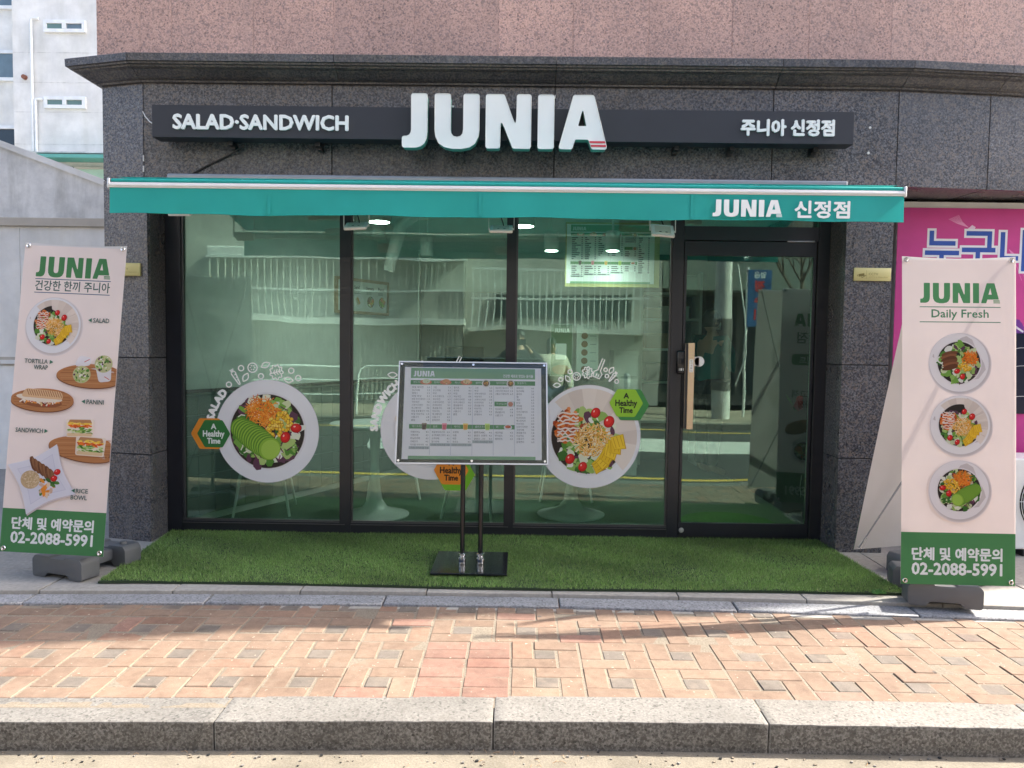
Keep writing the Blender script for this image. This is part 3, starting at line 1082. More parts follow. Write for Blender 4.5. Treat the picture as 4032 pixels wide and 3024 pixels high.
Y0 = 3.173 - MY / 2
for r in range(4):
    y = Y0 + r * MY
    for i in range(16):
        module(-0.419 - (i + 1) * MX, y)
    x = -0.419
    if r < 2:
        for k in range(3):
            for c in range(2):
                spots.append(('s', -0.419 + 0.1995 * (c + 0.5), y + b3 * (k + 0.5)))
        x = -0.02
    for i in range(17):
        module(x + i * MX, y)
rest = MB()
cnt = 0
for kind, x, y in spots:
    hy = b3 if kind == 'v' else b3 / 2
    top = 4.075 + bow(x) if x < -1.36 else 4.045 + bow(x) * 0.9 - max(0, x - 1) * 0.012
    t = bend(x) if y < 3.6 else (bend(x) * max(0, 1 - (y - 3.6) / 0.5) + bow(x) * 0.25 * min(1, (y - 3.6) / 0.4))
    yy = y + t
    if yy - hy > top - 0.02:
        continue
    red = kind == 's' or (rng.random() < 0.035)
    if -0.9 < x < 0.1 and y > 3.85 and rng.random() < 0.35: red = True
    mt = 'brick_grey' if kind == 'q' else ('brick_red' if red else 'brick_tan')
    me = BM[kind, mt]
    dz = -0.0465 + rng.gauss(0, 0.0013)
    if abs(x) > 0.70 * yy + 0.12 or cnt >= 298:
        k2 = {'h': (2 * a3 - JXW, b3 - JYW), 'v': (a3 - JXW, 2 * b3 - JYW), 'q': (a3 - JXW, b3 - JYW), 's': (0.19, b3 - JYW)}[kind]
        rest.box(x - k2[0] / 2, x + k2[0] / 2, yy - k2[1] / 2, yy + k2[1] / 2, -0.07, dz, 1 if kind == 'q' else 0)
        continue
    cnt += 1
    o = link('brick', me, paving, (x + rng.gauss(0, 0.001), yy + rng.gauss(0, 0.0008), dz))
    o.rotation_euler = (rng.gauss(0, 0.008), rng.gauss(0, 0.008), rng.gauss(0, 0.008) + 0.012 * (1 if x < 0 else 0))
tag(rest.build('outer_bricks', ['brick_tan', 'brick_grey'], paving), kind='stuff')

# grit lying along the kerb foot
m = MB()
gr = random.Random(5)
for i in range(230):
    x = gr.uniform(-2.4, 2.4)
    y = 2.842 + bend(x) - abs(gr.gauss(0, 0.05)) - 0.004 if gr.random() < 0.55 else gr.uniform(2.5, 2.83)
    k = gr.uniform(0.0015, 0.0055)
    c = Vector((x, y, -0.1655 + k * 0.4))
    a = gr.uniform(0, 3)
    m.obox(c, (k * math.cos(a), k * math.sin(a), 0), (-k * 0.8 * math.sin(a), k * 0.8 * math.cos(a), 0), (k * 0.2, 0, k * 0.6), gr.choice([0, 0, 1, 2]))
tag(m.build('grit', ['joint_sand', 'seal_grey', 'kerb_granite']), kind='stuff')
m = MB()
for i in range(46):
    x, y = gr.uniform(-2.4, 2.5), gr.uniform(2.45, 2.8)
    if i > 30: x, y = gr.uniform(-0.2, 0.3), 2.83 + bend(x) - gr.uniform(0, 0.03)
    a = gr.uniform(0, 3.1); L = gr.uniform(0.01, 0.035)
    m.tube([(x, y, -0.1645), (x + L * 0.5 * math.cos(a), y + L * 0.5 * math.sin(a), -0.160), (x + L * math.cos(a + 0.3), y + L * math.sin(a + 0.3), -0.1645)], 0.0008, 4)
tag(m.build('dry_stalks', 'light_wood'), kind='stuff')

# ================================================================== the shop building
F = 5.17
bld = thing('restaurant_building', 'restaurant ground floor clad in polished black granite under red granite storeys', 'building', (0, 5.6, 0))


def slab(name, A, B, z0, z1, mat, th=0.03, gap=0.0028, parent=bld):
    A, B = Vector(A), Vector(B)
    d = (B - A).normalized()
    nb = Vector((-d.y, d.x)) * th
    A2, B2 = A + d * gap, B - d * gap
    j = rng.uniform(0, 0.0015)
    m = MB()
    P = [A2, B2, B2 + nb, A2 + nb]
    P[0] = P[0] + nb * rng.uniform(0, 0.03); P[1] = P[1] + nb * rng.uniform(0, 0.03)
    vs = [(p.x, p.y + (j if q < 2 else 0), z) for z in (z0 + gap, z1 - gap) for q, p in enumerate(P)]
    m.add(vs, [(0, 3, 2, 1), (4, 5, 6, 7), (0, 1, 5, 4), (1, 2, 6, 5), (2, 3, 7, 6), (3, 0, 4, 7)])
    return m.build(name, mat, parent, bev=0.0015)


ch = (-2.84, 5.255)
# wall cores behind the cladding
core = MB()
core.box(-2.80, -2.54, 5.29, 9.3, 0, 3.1)
core.box(-2.53, 2.46, 5.215, 5.40, 2.475, 3.1)
core.box(-2.79, -2.531, 5.29, 5.40, 2.475, 3.1)
core.box(2.198, 2.46, 5.215, 9.3, 0, 2.45)
core.box(-2.80, 7.0, 9.3, 9.5, 0, 3.1)
core.box(2.4605, 7.0, 5.78, 5.92, 0, 2.5)
core.box(3.30, 3.42, 5.92, 9.3, 0, 2.5)
core.build('wall', 'seal_grey', bld)
up = [(-2.82, 9.5), (-2.82, 5.2235), (2.43, 5.2235), (7.2, 5.6945), (9.3, 6.31), (11.0, 6.35), (14, 8.4), (14, 9.5)]  # unseen roofline and right wings, shaped to throw the paving's shadow edge
m = MB()
m.prism(up, [], lambda u, v, d: (u, v, d), 8.4, 3.105)
m.build('upper_storey', 'red_granite', bld)
# red granite panels
rj = [-2.854, -2.559, -2.348, -1.80, -1.266, -0.729, -0.168, 0.328, 0.828, 1.38, 1.887, 2.426]
for a, b in zip(rj[:-1], rj[1:]):
    slab('red_granite_panel', (a, 5.22), (b, 5.22), 3.12, 4.22, 'red_granite', gap=0.0034)
wd = Vector((7.2 - 2.43, 5.69 - 5.22)).normalized()
for i in range(9):
    p = Vector((2.43, 5.221)) + wd * 0.5 * i
    slab('red_granite_panel', p, p + wd * 0.5, 3.12, 4.22, 'red_granite', gap=0.0034)
# black granite band
bj = [-2.52, -1.263, 0.213, 1.653, 2.475]
slab('granite_panel', ch, (-2.52, F), 2.447, 3.075, 'black_granite')
for a, b in zip(bj[:-1], bj[1:]):
    slab('granite_panel', (a, F), (b, F), 2.447, 3.075, 'black_granite')
wb = Vector((7.2 - 2.475, 5.68 - F)).normalized()
wpts = [0, 0.645, 1.29, 1.94, 2.6, 3.3, 4.0, 4.7]
for a, b in zip(wpts[:-1], wpts[1:]):
    p0 = Vector((2.475, F))
    slab('granite_panel', p0 + wb * a, p0 + wb * b, 2.447, 3.075, 'black_granite')
    slab('soffit_panel', p0 + wb * a + Vector((0, 0.031)), p0 + wb * b + Vector((0, 0.031)), 2.452, 2.48, 'black_granite', th=0.5)
m = MB()
m.prism([(2.475, 5.205), (7.1, 5.70), (7.1, 6.0), (2.475, 5.9)], [], lambda u, v, d: (u, v, d), 2.482, 3.1)
m.build('band_core', 'seal_grey', bld)
# pillars
for z0, z1 in ((-0.01, 0.59), (0.59, 1.25), (1.25, 2.447)):
    slab('granite_panel', ch, (-2.50, F), z0, z1, 'black_granite')
    MB().box(-2.535, -2.5035, F + 0.033, 5.43, z0 + 0.003, z1 - 0.003).build('reveal_panel', 'black_granite', bld, bev=0.0015)
for z0, z1 in ((-0.01, 0.635), (0.635, 1.265), (1.265, 2.447)):
    slab('granite_panel', (2.158, F), (2.475, F), z0, z1, 'black_granite')
    MB().box(2.1615, 2.195, F + 0.033, 5.43, z0 + 0.003, z1 - 0.003).build('reveal_panel', 'black_granite', bld, bev=0.0015)
    MB().box(2.445, 2.4715, F + 0.033, 5.77, z0 + 0.003, z1 - 0.003).build('reveal_panel', 'black_granite', bld, bev=0.0015)
# left side wall cladding
for y0, y1 in ((5.27, 6.2), (6.2, 7.2), (7.2, 8.3), (8.3, 9.4)):
    MB().box(-2.838, -2.808, y0 + 0.003, y1 - 0.003, 0, 3.07).build('granite_panel', 'black_granite', bld, bev=0.0015)

# cornice
prof = [(0.0, 3.072), (0.022, 3.072), (0.026, 3.082), (0.045, 3.088), (0.062, 3.098), (0.082, 3.114), (0.10, 3.128), (0.128, 3.137), (0.132, 3.146), (0.152, 3.148), (0.154, 3.158), (0.17, 3.160), (0.172, 3.205), (0.165, 3.210), (-0.05, 3.214), (-0.05, 3.072)]
cpath = [Vector((-2.84, 9.4)), Vector(ch), Vector((-2.52, F)), Vector((2.475, F)), Vector((7.2, 5.68)), Vector((9.3, 6.25))]


def nrm(a, b):
    d = (b - a).normalized()
    return Vector((d.y, -d.x))


def miter(i):
    n1 = nrm(cpath[i - 1], cpath[i]) if i else nrm(cpath[0], cpath[1])
    n2 = nrm(cpath[i], cpath[i + 1]) if i < len(cpath) - 1 else n1
    mm = (n1 + n2).normalized()
    return mm / mm.dot(n1)


for i in range(len(cpath) - 1):
    A, B = cpath[i], cpath[i + 1]
    cuts = {0: [0, 0.25, 0.5, 0.75, 1], 2: [0] + [(x + 2.52) / 4.995 for x in (-1.21, 0.213, 1.653)] + [1], 3: [0, 0.14, 0.36, 0.6, 0.8, 1]}.get(i, [0, 1])
    for t0, t1 in zip(cuts[:-1], cuts[1:]):
        g0 = 0.0018 / (B - A).length
        p0, p1 = A.lerp(B, t0 + g0), A.lerp(B, t1 - g0)
        n0 = miter(i) if t0 == 0 else nrm(A, B)
        n1 = miter(i + 1) if t1 == 1 else nrm(A, B)
        vs = [(p0.x + n0.x * o, p0.y + n0.y * o, z) for o, z in prof] + [(p1.x + n1.x * o, p1.y + n1.y * o, z) for o, z in prof]
        k = len(prof)
        fs = [(q, (q + 1) % k, k + (q + 1) % k, k + q) for q in range(k)] + [tuple(range(k)), tuple(range(2 * k - 1, k - 1, -1))]
        MB().add(vs, fs).build('cornice_stone', 'cornice_granite', bld)
# small anchor plugs and chips on the band
for x, z in ((2.29, 2.83), (2.285, 2.665), (1.66, 2.90), (1.61, 2.885)):
    MB().cyl((x, F - 0.004, z), (x, F + 0.01, z), 0.009, n=7).build('putty_mark', 'soft_white', bld)
for x, z0, z1 in ((-2.521, 2.56, 2.60), (-2.522, 2.49, 2.53), (0.214, 3.00, 3.02), (1.654, 2.90, 2.915)):
    MB().box(x - 0.003, x + 0.004, F - 0.002, F + 0.01, z0, z1).build('putty_mark', 'soft_white', bld)

# ---- shopfront frames, panes and door
GY0, GY1 = 5.428, 5.505
GB, GT = 0.095, 2.40


def window(x0, x1, l, r, first=False):
    m = MB()
    m.box(x0, x0 + l, GY0, GY1, 0.0, 2.447)
    if r: m.box(x1 - r, x1, GY0, GY1, 0.0, 2.447)
    xr = x1 - r if r else x1
    m.box(x0 + l, xr, GY0 + 0.004, GY1, 0.0, GB - 0.012)
    m.box(x0 + l, xr, GY0 + 0.004, GY1, GT + 0.01, 2.447)
    m.box(x0 + l, xr, GY0 + 0.012, 5.46, GB - 0.012, GB, 1)
    m.box(x0 + l, x0 + l + 0.012, 5.447, 5.462, GB, GT + 0.01, 1)
    m.box(xr - 0.012, xr, 5.447, 5.462, GB, GT + 0.01, 1)
    m.box(x0 + l, xr, GY0 - 0.006, GY0 + 0.004, 0.068, 0.073, 1)
    f = m.build('window', ['frame_black', 'frame_grey'], bld)
    box('pane', 'shop_glass', f, x0 + l + 0.001, xr - 0.001, 5.468, 5.474, GB + 0.001, GT + 0.009)
    return f


window(-2.50, -1.232, 0.105, 0.0)
window(-1.270, -0.062, 0.078, 0.0)
window(-0.097, 1.143, 0.068, 0.078)
# door frame with transom, then the leaf
m = MB()
m.box(2.086, 2.1575, GY0, GY1, 0, 2.447)
m.box(1.145, 2.084, GY0 + 0.003, GY1, 2.118, 2.215)
m.box(1.145, 2.084, GY0 + 0.003, GY1, 2.41, 2.447)
m.box(1.145, 2.084, GY0 + 0.02, GY1 - 0.005, 0.0, 0.02, 1)
m.box(2.074, 2.085, GY0 - 0.008, GY0 + 0.05, 0.02, 2.117, 1)
df = m.build('door_frame', ['frame_black', 'seal_grey'], bld)
box('transom_pane', 'shop_glass', df, 1.146, 2.085, 5.468, 5.474, 2.216, 2.409)
D0, D1 = 1.148, 2.071
m = MB()
m.box(D0, D1, 5.435, 5.475, 0.022, 0.118)
m.box(D0, D1, 5.435, 5.475, 2.012, 2.112)
m.box(D0, D0 + 0.020, 5.436, 5.474, 0.118, 2.012)
m.box(D1 - 0.020, D1, 5.436, 5.474, 0.118, 2.012)
door = m.build('door', 'frame_black', bld, bev=0.002)
box('pane', 'shop_glass', door, D0 + 0.021, D1 - 0.021, 5.452, 5.458, 0.119, 2.011)
m = MB()
m.box(1.178, 1.222, 5.372, 5.384, 0.795, 1.400)
m.box(1.160, 1.180, 5.384, 5.45, 0.80, 1.395, 1)
h = m.build('pull_handle', ['gold_alu', 'frame_black'], door, bev=0.0015)
m = MB()
for z0 in (1.26, 1.0, 0.81):
    for i in range(3 if z0 < 1.2 else 5):
        for k in range(3):
            m.cyl((1.189 + k * 0.011, 5.3725, z0 + i * 0.022), (1.189 + k * 0.011, 5.3695, z0 + i * 0.022), 0.0032, 0.0018, 8)
tag(m.build('handle_dots', 'gold_plate', door), kind='stuff')
P = Print()
P.poly(rounded([(0, 0), (0.028, 0), (0.028, 0.092), (0, 0.092)], 0.006), (226, 226, 224))
for i, c in enumerate('당기세요'):
    P.text(c, 0.014, 0.074 - i * 0.0165, 0.012, None, (40, 42, 46), 'c')
P.text('PULL', 0.014, 0.006, 0.007, 0.02, (40, 42, 46), 'c')
P.build('pull_label', 'print_board', door, (1.186, 5.372, 1.195), (1, 0, 0), (0, 0, 1), (0, -1, 0))
m = MB()
m.box(1.105, 1.162, 5.385, 5.43, 1.180, 1.345)
lk = m.build('door_lock', 'black_gloss', door, bev=0.012, seg=3, smooth=True)
m = MB()
for x in (1.118, 1.147):
    m.box(x, x + 0.003, 5.3838, 5.386, 1.205, 1.222)
m.box(1.129, 1.139, 5.3838, 5.386, 1.205, 1.222)
m.build('lock_marks', 'alu_white', lk)
m = MB()
m.cyl((1.262, 5.40, 1.27), (1.262, 5.435, 1.27), 0.036, n=24)
m.box(1.222, 1.262, 5.40, 5.43, 1.238, 1.302)
m.build('thumb_turn', 'alu_white', door, bev=0.002)
m = MB()
m.cyl((1.172, 5.426, 0.065), (1.172, 5.436, 0.065), 0.016, 0.019, 18)
m.cyl((1.172, 5.421, 0.065), (1.172, 5.427, 0.065), 0.008, 0.009, 14)
m.build('door_bolt', 'alu', door, smooth=True)
m = MB()
m.cyl((1.86, 5.425, 2.115), (2.05, 5.43, 2.117), 0.005, n=8)
m.build('door_closer_rod', 'alu', df)


# ================================================================== shop sign
sign = thing('shop_sign', 'long black sign bar with white letters and big raised JUNIA across the granite band', 'sign', (-0.1, 5.1, 2.6))
MB().box(-2.374, 2.108, 4.985, 5.105, 2.672, 2.876).build('sign_bar', 'sign_black', sign, bev=0.002)
for x in (-1.9, -1.33, -0.4, 0.5, 1.0, 1.36, 1.9):
    m = MB()
    m.box(x - 0.015, x + 0.015, 5.1055, F - 0.001, 2.63, 2.66)
    m.box(x - 0.015, x + 0.015, 5.06, 5.1, 2.645, 2.6715)
    m.box(x - 0.012, x + 0.012, 5.09, F - 0.001, 2.8765, 2.89)
    m.box(x - 0.011, x + 0.011, 5.107, F - 0.002, 2.64, 2.885)
    m.build('bracket', 'black_powder', sign)


def solid_text(name, t, x, z, h, w, y, depth, mat, parent, bold=0.0):
    vs, fs, x0, y0, bw, bh = glyphs(t)
    m = MB()
    sx, sz = w / bw, h / bh
    sh = [(0, 0)] + [(bold * math.cos(a), bold * math.sin(a)) for a in (0.4, 1.6, 2.7, 3.6, 4.7, 5.8)] if bold else [(0, 0)]
    for i, (dx, dz) in enumerate(sh):
        n = len(vs)
        e = i * 0.00012
        pts = [(x + (px - x0) * sx + dx, y - depth - e, z + (py - y0) * sz + dz) for px, py in vs]
        bk = [(a, y - 0.0001 * i, c) for a, b, c in pts]
        cnt = {}
        for f in fs:
            for q in range(len(f)):
                a, b = f[q], f[(q + 1) % len(f)]
                cnt[a, b] = cnt.get((a, b), 0) + 1
        sd = [(a, b, n + b, n + a) for (a, b) in cnt if (b, a) not in cnt]
        m.add(pts + bk, list(fs) + sd)
    return m.build(name, mat, parent, fix=False)


solid_text('lettering', 'SALAD·SANDWICH', -2.232, 2.724, 0.090, 1.118, 4.985, 0.012, 'letter_white', sign, 0.0045)
solid_text('lettering', '주니아 신정점', 1.392, 2.722, 0.096, 0.585, 4.985, 0.012, 'letter_white', sign, 0.005)
jh, jx, jz, jf = 0.332, -0.755, 2.604, 4.905
for chn, dx in JX:
    out, ho = JUNIA[chn]
    k = 1.288 / JW
    m = MB()
    o2 = rounded(out, 0.045, 4)
    # front shell white, return teal
    m.prism([(p[0] * k, p[1] * jh) for p in o2], [[(p[0] * k, p[1] * jh) for p in rounded(q, 0.02)] for q in ho], lambda u, v, d: (jx + dx * k + u, d, jz + v), jf, jf + 0.012, 0, 0)
    m.prism([(p[0] * k, p[1] * jh) for p in rounded([(a * 0.994 + 0.002, b * 0.99 + 0.004) for a, b in out], 0.045, 4)], [[(p[0] * k, p[1] * jh) for p in q] for q in ho], lambda u, v, d: (jx + dx * k + u, d, jz + v), jf + 0.0125, 4.984, 1, 1)
    L = m.build('letter', ['letter_white', 'letter_teal'], sign)
    # raised rim line on each face
    m = MB()
    rim = [(jx + dx * k + p[0] * k, jf - 0.0005, jz + p[1] * jh) for p in rounded(out, 0.045, 4)]
    m.tube(rim, 0.0028, 5, closed=True)
    m.build('letter_rim', 'soft_white', L, smooth=True)
    if chn == 'A':
        m = MB()
        for v0, v1 in ((0.115, 0.15), (0.045, 0.08)):
            q = [(0.625 - 0.065 * v0 / 0.185 - 0.0, v0), (0.905 - 0.26 * v0, v0), (0.905 - 0.26 * v1, v1), (0.625 - 0.065 * v1 / 0.185, v1)]
            m.prism([(a * k, b * jh) for a, b in q], [], lambda u, v, d: (jx + dx * k + u, d, jz + v), jf - 0.004, jf)
        m.build('stripe', 'red_paint', L)
m = MB()
m.tube([(-0.56, 4.99, 2.885), (-0.50, 4.96, 2.882), (-0.44, 4.99, 2.884)], 0.006, 6)
m.build('cable', 'alu_white', sign)

tag(MB().tube([(-2.52, F - 0.003, 2.885), (-2.50, F - 0.012, 2.85), (-2.46, F - 0.03, 2.81), (-2.40, 5.10, 2.775), (-2.372, 5.09, 2.77)], 0.004, 6).build('power_cable', 'soft_white'),
    'thin pale cable running from the granite joint to the end of the black sign bar', 'cable')
tag(MB().tube([(-1.82, 5.11, 2.66), (-1.95, F - 0.012, 2.60), (-2.1, F - 0.008, 2.53), (-2.22, F - 0.01, 2.46), (-2.26, F - 0.02, 2.43)], 0.006, 6).build('power_cable', 'black_powder'),
    'black cable sagging from under the sign bar down to the awning', 'cable')

# ================================================================== awning
awn = thing('awning', 'turquoise retractable awning with white front bar and JUNIA lettering on its valance', 'awning', (-0.1, 4.8, 2.1))
AX0, AX1 = -2.345, 2.160
m = MB()
m.box(-2.30, 2.10, 5.02, F - 0.001, 2.385, 2.452)
m.build('cassette', 'steel_grey', awn, bev=0.012, seg=2)
# canopy sheet, gently sagging
vs, fs = [], []
nx, ny = 40, 8
for j in range(ny + 1):
    t = j / ny
    y = 5.06 + (4.425 - 5.06) * t
    for i in range(nx + 1):
        u = i / nx
        x = AX0 + 0.03 + (AX1 - AX0 - 0.06) * u
        z = 2.425 + (2.300 - 2.425) * t - 0.012 * math.sin(math.pi * t) * (1 + 0.3 * math.sin(u * 20))
        vs.append((x, y, z))
for j in range(ny):
    for i in range(nx):
        a = j * (nx + 1) + i
        fs.append((a, a + 1, a + nx + 2, a + nx + 1))
MB().add(vs, fs).build('canopy', 'awning_teal', awn, smooth=True, fix=False)
m = MB()
m.box(AX0, AX1, 4.397, 4.44, 2.236, 2.266)
m.box(AX0 + 0.004, AX1 - 0.004, 4.391, 4.398, 2.244, 2.258)
m.build('front_bar', 'alu_white', awn, bev=0.004, seg=2)
m = MB()
m.cyl((AX0 + 0.012, 4.412, 2.2775), (AX1 - 0.012, 4.412, 2.2775), 0.0112, n=12)
m.build('fabric_roll', 'awning_teal', awn, smooth=True)
for x in (AX0, AX1):
    MB().box(x - 0.008, x + 0.008, 4.392, 4.445, 2.230, 2.290).build('end_cap', 'alu', awn, bev=0.006, seg=3, smooth=True)


def val_y(u, t):
    return 4.402 + (0.007 * math.sin(u * 31 + 1) + 0.008 * math.sin(u * 12) + 0.004 * math.sin(u * 57 + 2)) * t + 0.004 * t - 0.012 * t * max(0, 1 - u / 0.06) - 0.012 * t * max(0, 1 - (1 - u) / 0.06)


vs, fs = [], []
nx, ny = 120, 6
for j in range(ny + 1):
    t = j / ny
    for i in range(nx + 1):
        u = i / nx
        x = AX0 + 0.004 + (AX1 - AX0 - 0.008) * u
        if u < 0.02: x -= 0.004 * t
        z = 2.238 + (2.092 - 2.238) * t + 0.003 * math.sin(u * 25) * t + 0.002 * math.sin(u * 61) * t
        vs.append((x, val_y(u, t), z))
for j in range(ny):
    for i in range(nx):
        a = j * (nx + 1) + i
        fs.append((a, a + 1, a + nx + 2, a + nx + 1))
val = MB().add(vs, fs).build('valance', 'awning_teal', awn, smooth=True, fix=False)
m = MB()
m.tube([(AX0 + 0.004 + (AX1 - AX0 - 0.008) * i / 90, val_y(i / 90, 1) - 0.001, 2.0935 + 0.003 * math.sin(i / 90 * 25) + 0.002 * math.sin(i / 90 * 61)) for i in range(91)], 0.0028, 5)
m.build('hem', 'awning_teal', val)
for x in (-1.435, -0.233, 0.965):
    u = (x - AX0) / (AX1 - AX0)
    MB().box(x - 0.009, x + 0.009, val_y(u, 0.5) - 0.0045, val_y(u, 0.5) - 0.0025, 2.096, 2.232).build('seam', 'awning_teal', val)
P = Print()
P.logo(1.078, 0.0, 0.094, (236, 242, 242), w=0.39)
P.build('logo', 'print_sticker', val, (0, 4.384, 2.110), (1, 0, 0), (0, 0, 1), (0, -1, 0), off=0.0)
P = Print()
P.text('신정점', 1.54, -0.002, 0.092, 0.305, (236, 242, 242), bold=0.0035)
P.build('lettering', 'print_sticker', val, (0, 4.384, 2.110), (1, 0, 0), (0, 0, 1), (0, -1, 0), off=0.0)
for s, x in ((1, -1.6), (-1, 1.35)):
    m = MB()
    m.obox((x + s * 0.28, 4.93, 2.33), (0.30, -0.06 * s, 0), (0.003 * s, 0.015, 0), (0, 0, 0.02))
    m.obox((x + s * 0.28, 4.68, 2.29), (0.30, 0.19 * s, 0), (-0.005 * s, 0.015, 0), (0, 0, 0.02))
    m.box(x - 0.03, x + 0.03, 4.96, 5.02, 2.30, 2.38)
    m.build('folding_arm', 'alu_white', awn, bev=0.004)

# floodlights under the awning
FL = [(-1.041, 4.90, 2.108, 0.05, 'white floodlight hanging in front of the mullion beside the salad sticker window'),
      (-0.124, 4.90, 2.100, 0.0, 'white floodlight hanging right above the menu stand'),
      (0.889, 4.88, 2.098, -0.08, 'white floodlight hanging beside the top corner of the door'),
      (-2.157, 4.92, 2.185, 0.0, 'white floodlight nearly hidden behind the awning end over the salad sticker')]
for i, (x, y, z, t, lb) in enumerate(FL):
    o = thing('flood_light', lb, 'floodlight', (x, y, z), 'floodlights under the awning')
    tilt = R(62) if i != 2 else R(40)
    u = Vector((math.cos(t), 0, math.sin(t)))
    v = Vector((0, math.sin(tilt), math.cos(tilt)))            # up the face
    n = u.cross(v)                                             # out of the face (towards street / down)
    if n.y > 0: n = -n
    c = Vector((x, y, z))
    MB().obox(c, u * 0.072, v * 0.05, n * 0.010).build('housing', 'alu_white', o, bev=0.006, seg=2, smooth=True)
    MB().obox(c + n * 0.0105, u * 0.050, v * 0.032, n * 0.0015).build('lens', 'lamp_beige', o)
    for q in (-0.018, 0.02):
        MB().obox(c + n * 0.0125 + u * q - v * 0.022, u * 0.007, v * 0.003, n * 0.0006).build('diode', 'seal_grey', o)
    m = MB()
    for s in (-1, 1):
        m.cyl(c + u * 0.072 * s, c + u * 0.082 * s, 0.006, n=8)
        m.obox(c + u * 0.080 * s + Vector((0, 0, 0.07)), u * 0.0015, Vector((0, 0.008, 0)), Vector((0, 0, 0.075)))
    m.obox(c + Vector((0, 0, 0.146)), u * 0.081, Vector((0, 0.009, 0)), Vector((0, 0, 0.0015)))
    m.build('bracket', 'alu_white', o)
    MB().tube([c - n * 0.01 + u * 0.02, c + Vector((0.01, 0.03, 0.04)), c + Vector((-0.01, 0.05, 0.10)), c + Vector((-0.05, 0.06, 0.16))], 0.004, 6).build('cable', 'black_powder', o)

# CCTV plates
for i, (x0, x1, z0, z1, y0, lb) in enumerate(((2.215, 2.462, 1.825, 1.912, F, 'yellow CCTV notice plate on the granite pillar beside the door'),
                                        (-2.78, -2.552, 1.800, 1.886, 5.175, 'yellow CCTV notice plate half hidden behind the tilted food banner'))):
    o = thing('cctv_plate', lb, 'notice', ((x0 + x1) / 2, y0, z0), 'CCTV notice plates')
    yb = y0 - 0.001
    if i == 1: yb = 5.178
    MB().box(x0, x1, yb - 0.010, yb + (0.0 if i == 0 else 0.05), z0, z1).build('plate', 'gold_plate', o, bev=0.004, seg=2, smooth=True)
    P = Print()
    k = (x1 - x0) / 0.247
    P.fan([(0.03 * k, 0.045), (0.068 * k, 0.052), (0.071 * k, 0.034), (0.033 * k, 0.028)], (128, 118, 70))
    P.fan([(0.022 * k, 0.040), (0.027 * k, 0.042), (0.028 * k, 0.031), (0.024 * k, 0.030)], (140, 130, 80))
    P.stroke([(0.05 * k, 0.030), (0.052 * k, 0.021), (0.082 * k, 0.038)], 0.005, (140, 130, 80))
    P.rect(0.082 * k, 0.012, 0.0835 * k, 0.07, (150, 140, 84))
    P.text('CCTV', 0.098 * k, 0.038, 0.016, 0.062 * k, (140, 130, 80))
    P.text('CCTV in Operation', 0.10 * k, 0.019, 0.011, 0.125 * k, (172, 162, 104))
    P.build('lettering', 'print_board', o, (x0, yb - 0.010, z0), (1, 0, 0), (0, 0, 1), (0, -1, 0), off=0.0004)


# ================================================================== banners on stands
def stand_base(parent, c, yaw):
    """water-filled plastic foot: two lobed bars joined by a saddle"""
    ca, sa = math.cos(yaw), math.sin(yaw)
    tr = lambda x, y, z: (c[0] + x * ca - y * sa, c[1] + x * sa + y * ca, c[2] + z * 1.18)
    m = MB()
    for y0 in (-0.155, 0.155):
        prof = [(-0.185, 0.0), (-0.185, 0.085), (-0.165, 0.105), (-0.06, 0.105), (-0.05, 0.096), (0.05, 0.096), (0.06, 0.105), (0.165, 0.105), (0.185, 0.085), (0.185, 0.0), (0.095, 0.0), (0.075, 0.022), (-0.075, 0.022), (-0.095, 0.0)]
        m.prism(rounded(prof, 0.018, 3), [], lambda u, v, d, y0=y0: tr(u, y0 + d, v), -0.062, 0.062)
    for s in (0,):
        prof = [(-0.10, 0.03), (0.10, 0.03), (0.10, 0.088), (-0.10, 0.088)]
        m.prism(rounded([(p[0] * 0.9, p[1]) for p in prof], 0.012), [], lambda u, v, d: tr(u, d, v), -0.11, 0.11)
    b = m.build('base', 'grey_plastic', parent, bev=0.012, seg=2, smooth=True)
    MB().cyl(tr(0, 0, 0.08), tr(0, 0, 0.135), 0.026, 0.022, 14).build('socket', 'grey_plastic', parent, smooth=True)
    m = MB().cyl(tr(0.11, 0.155, 0.10), tr(0.11, 0.155, 0.118), 0.022, 0.02, 14)
    m.build('filler_cap', 'grey_plastic', b, smooth=True)


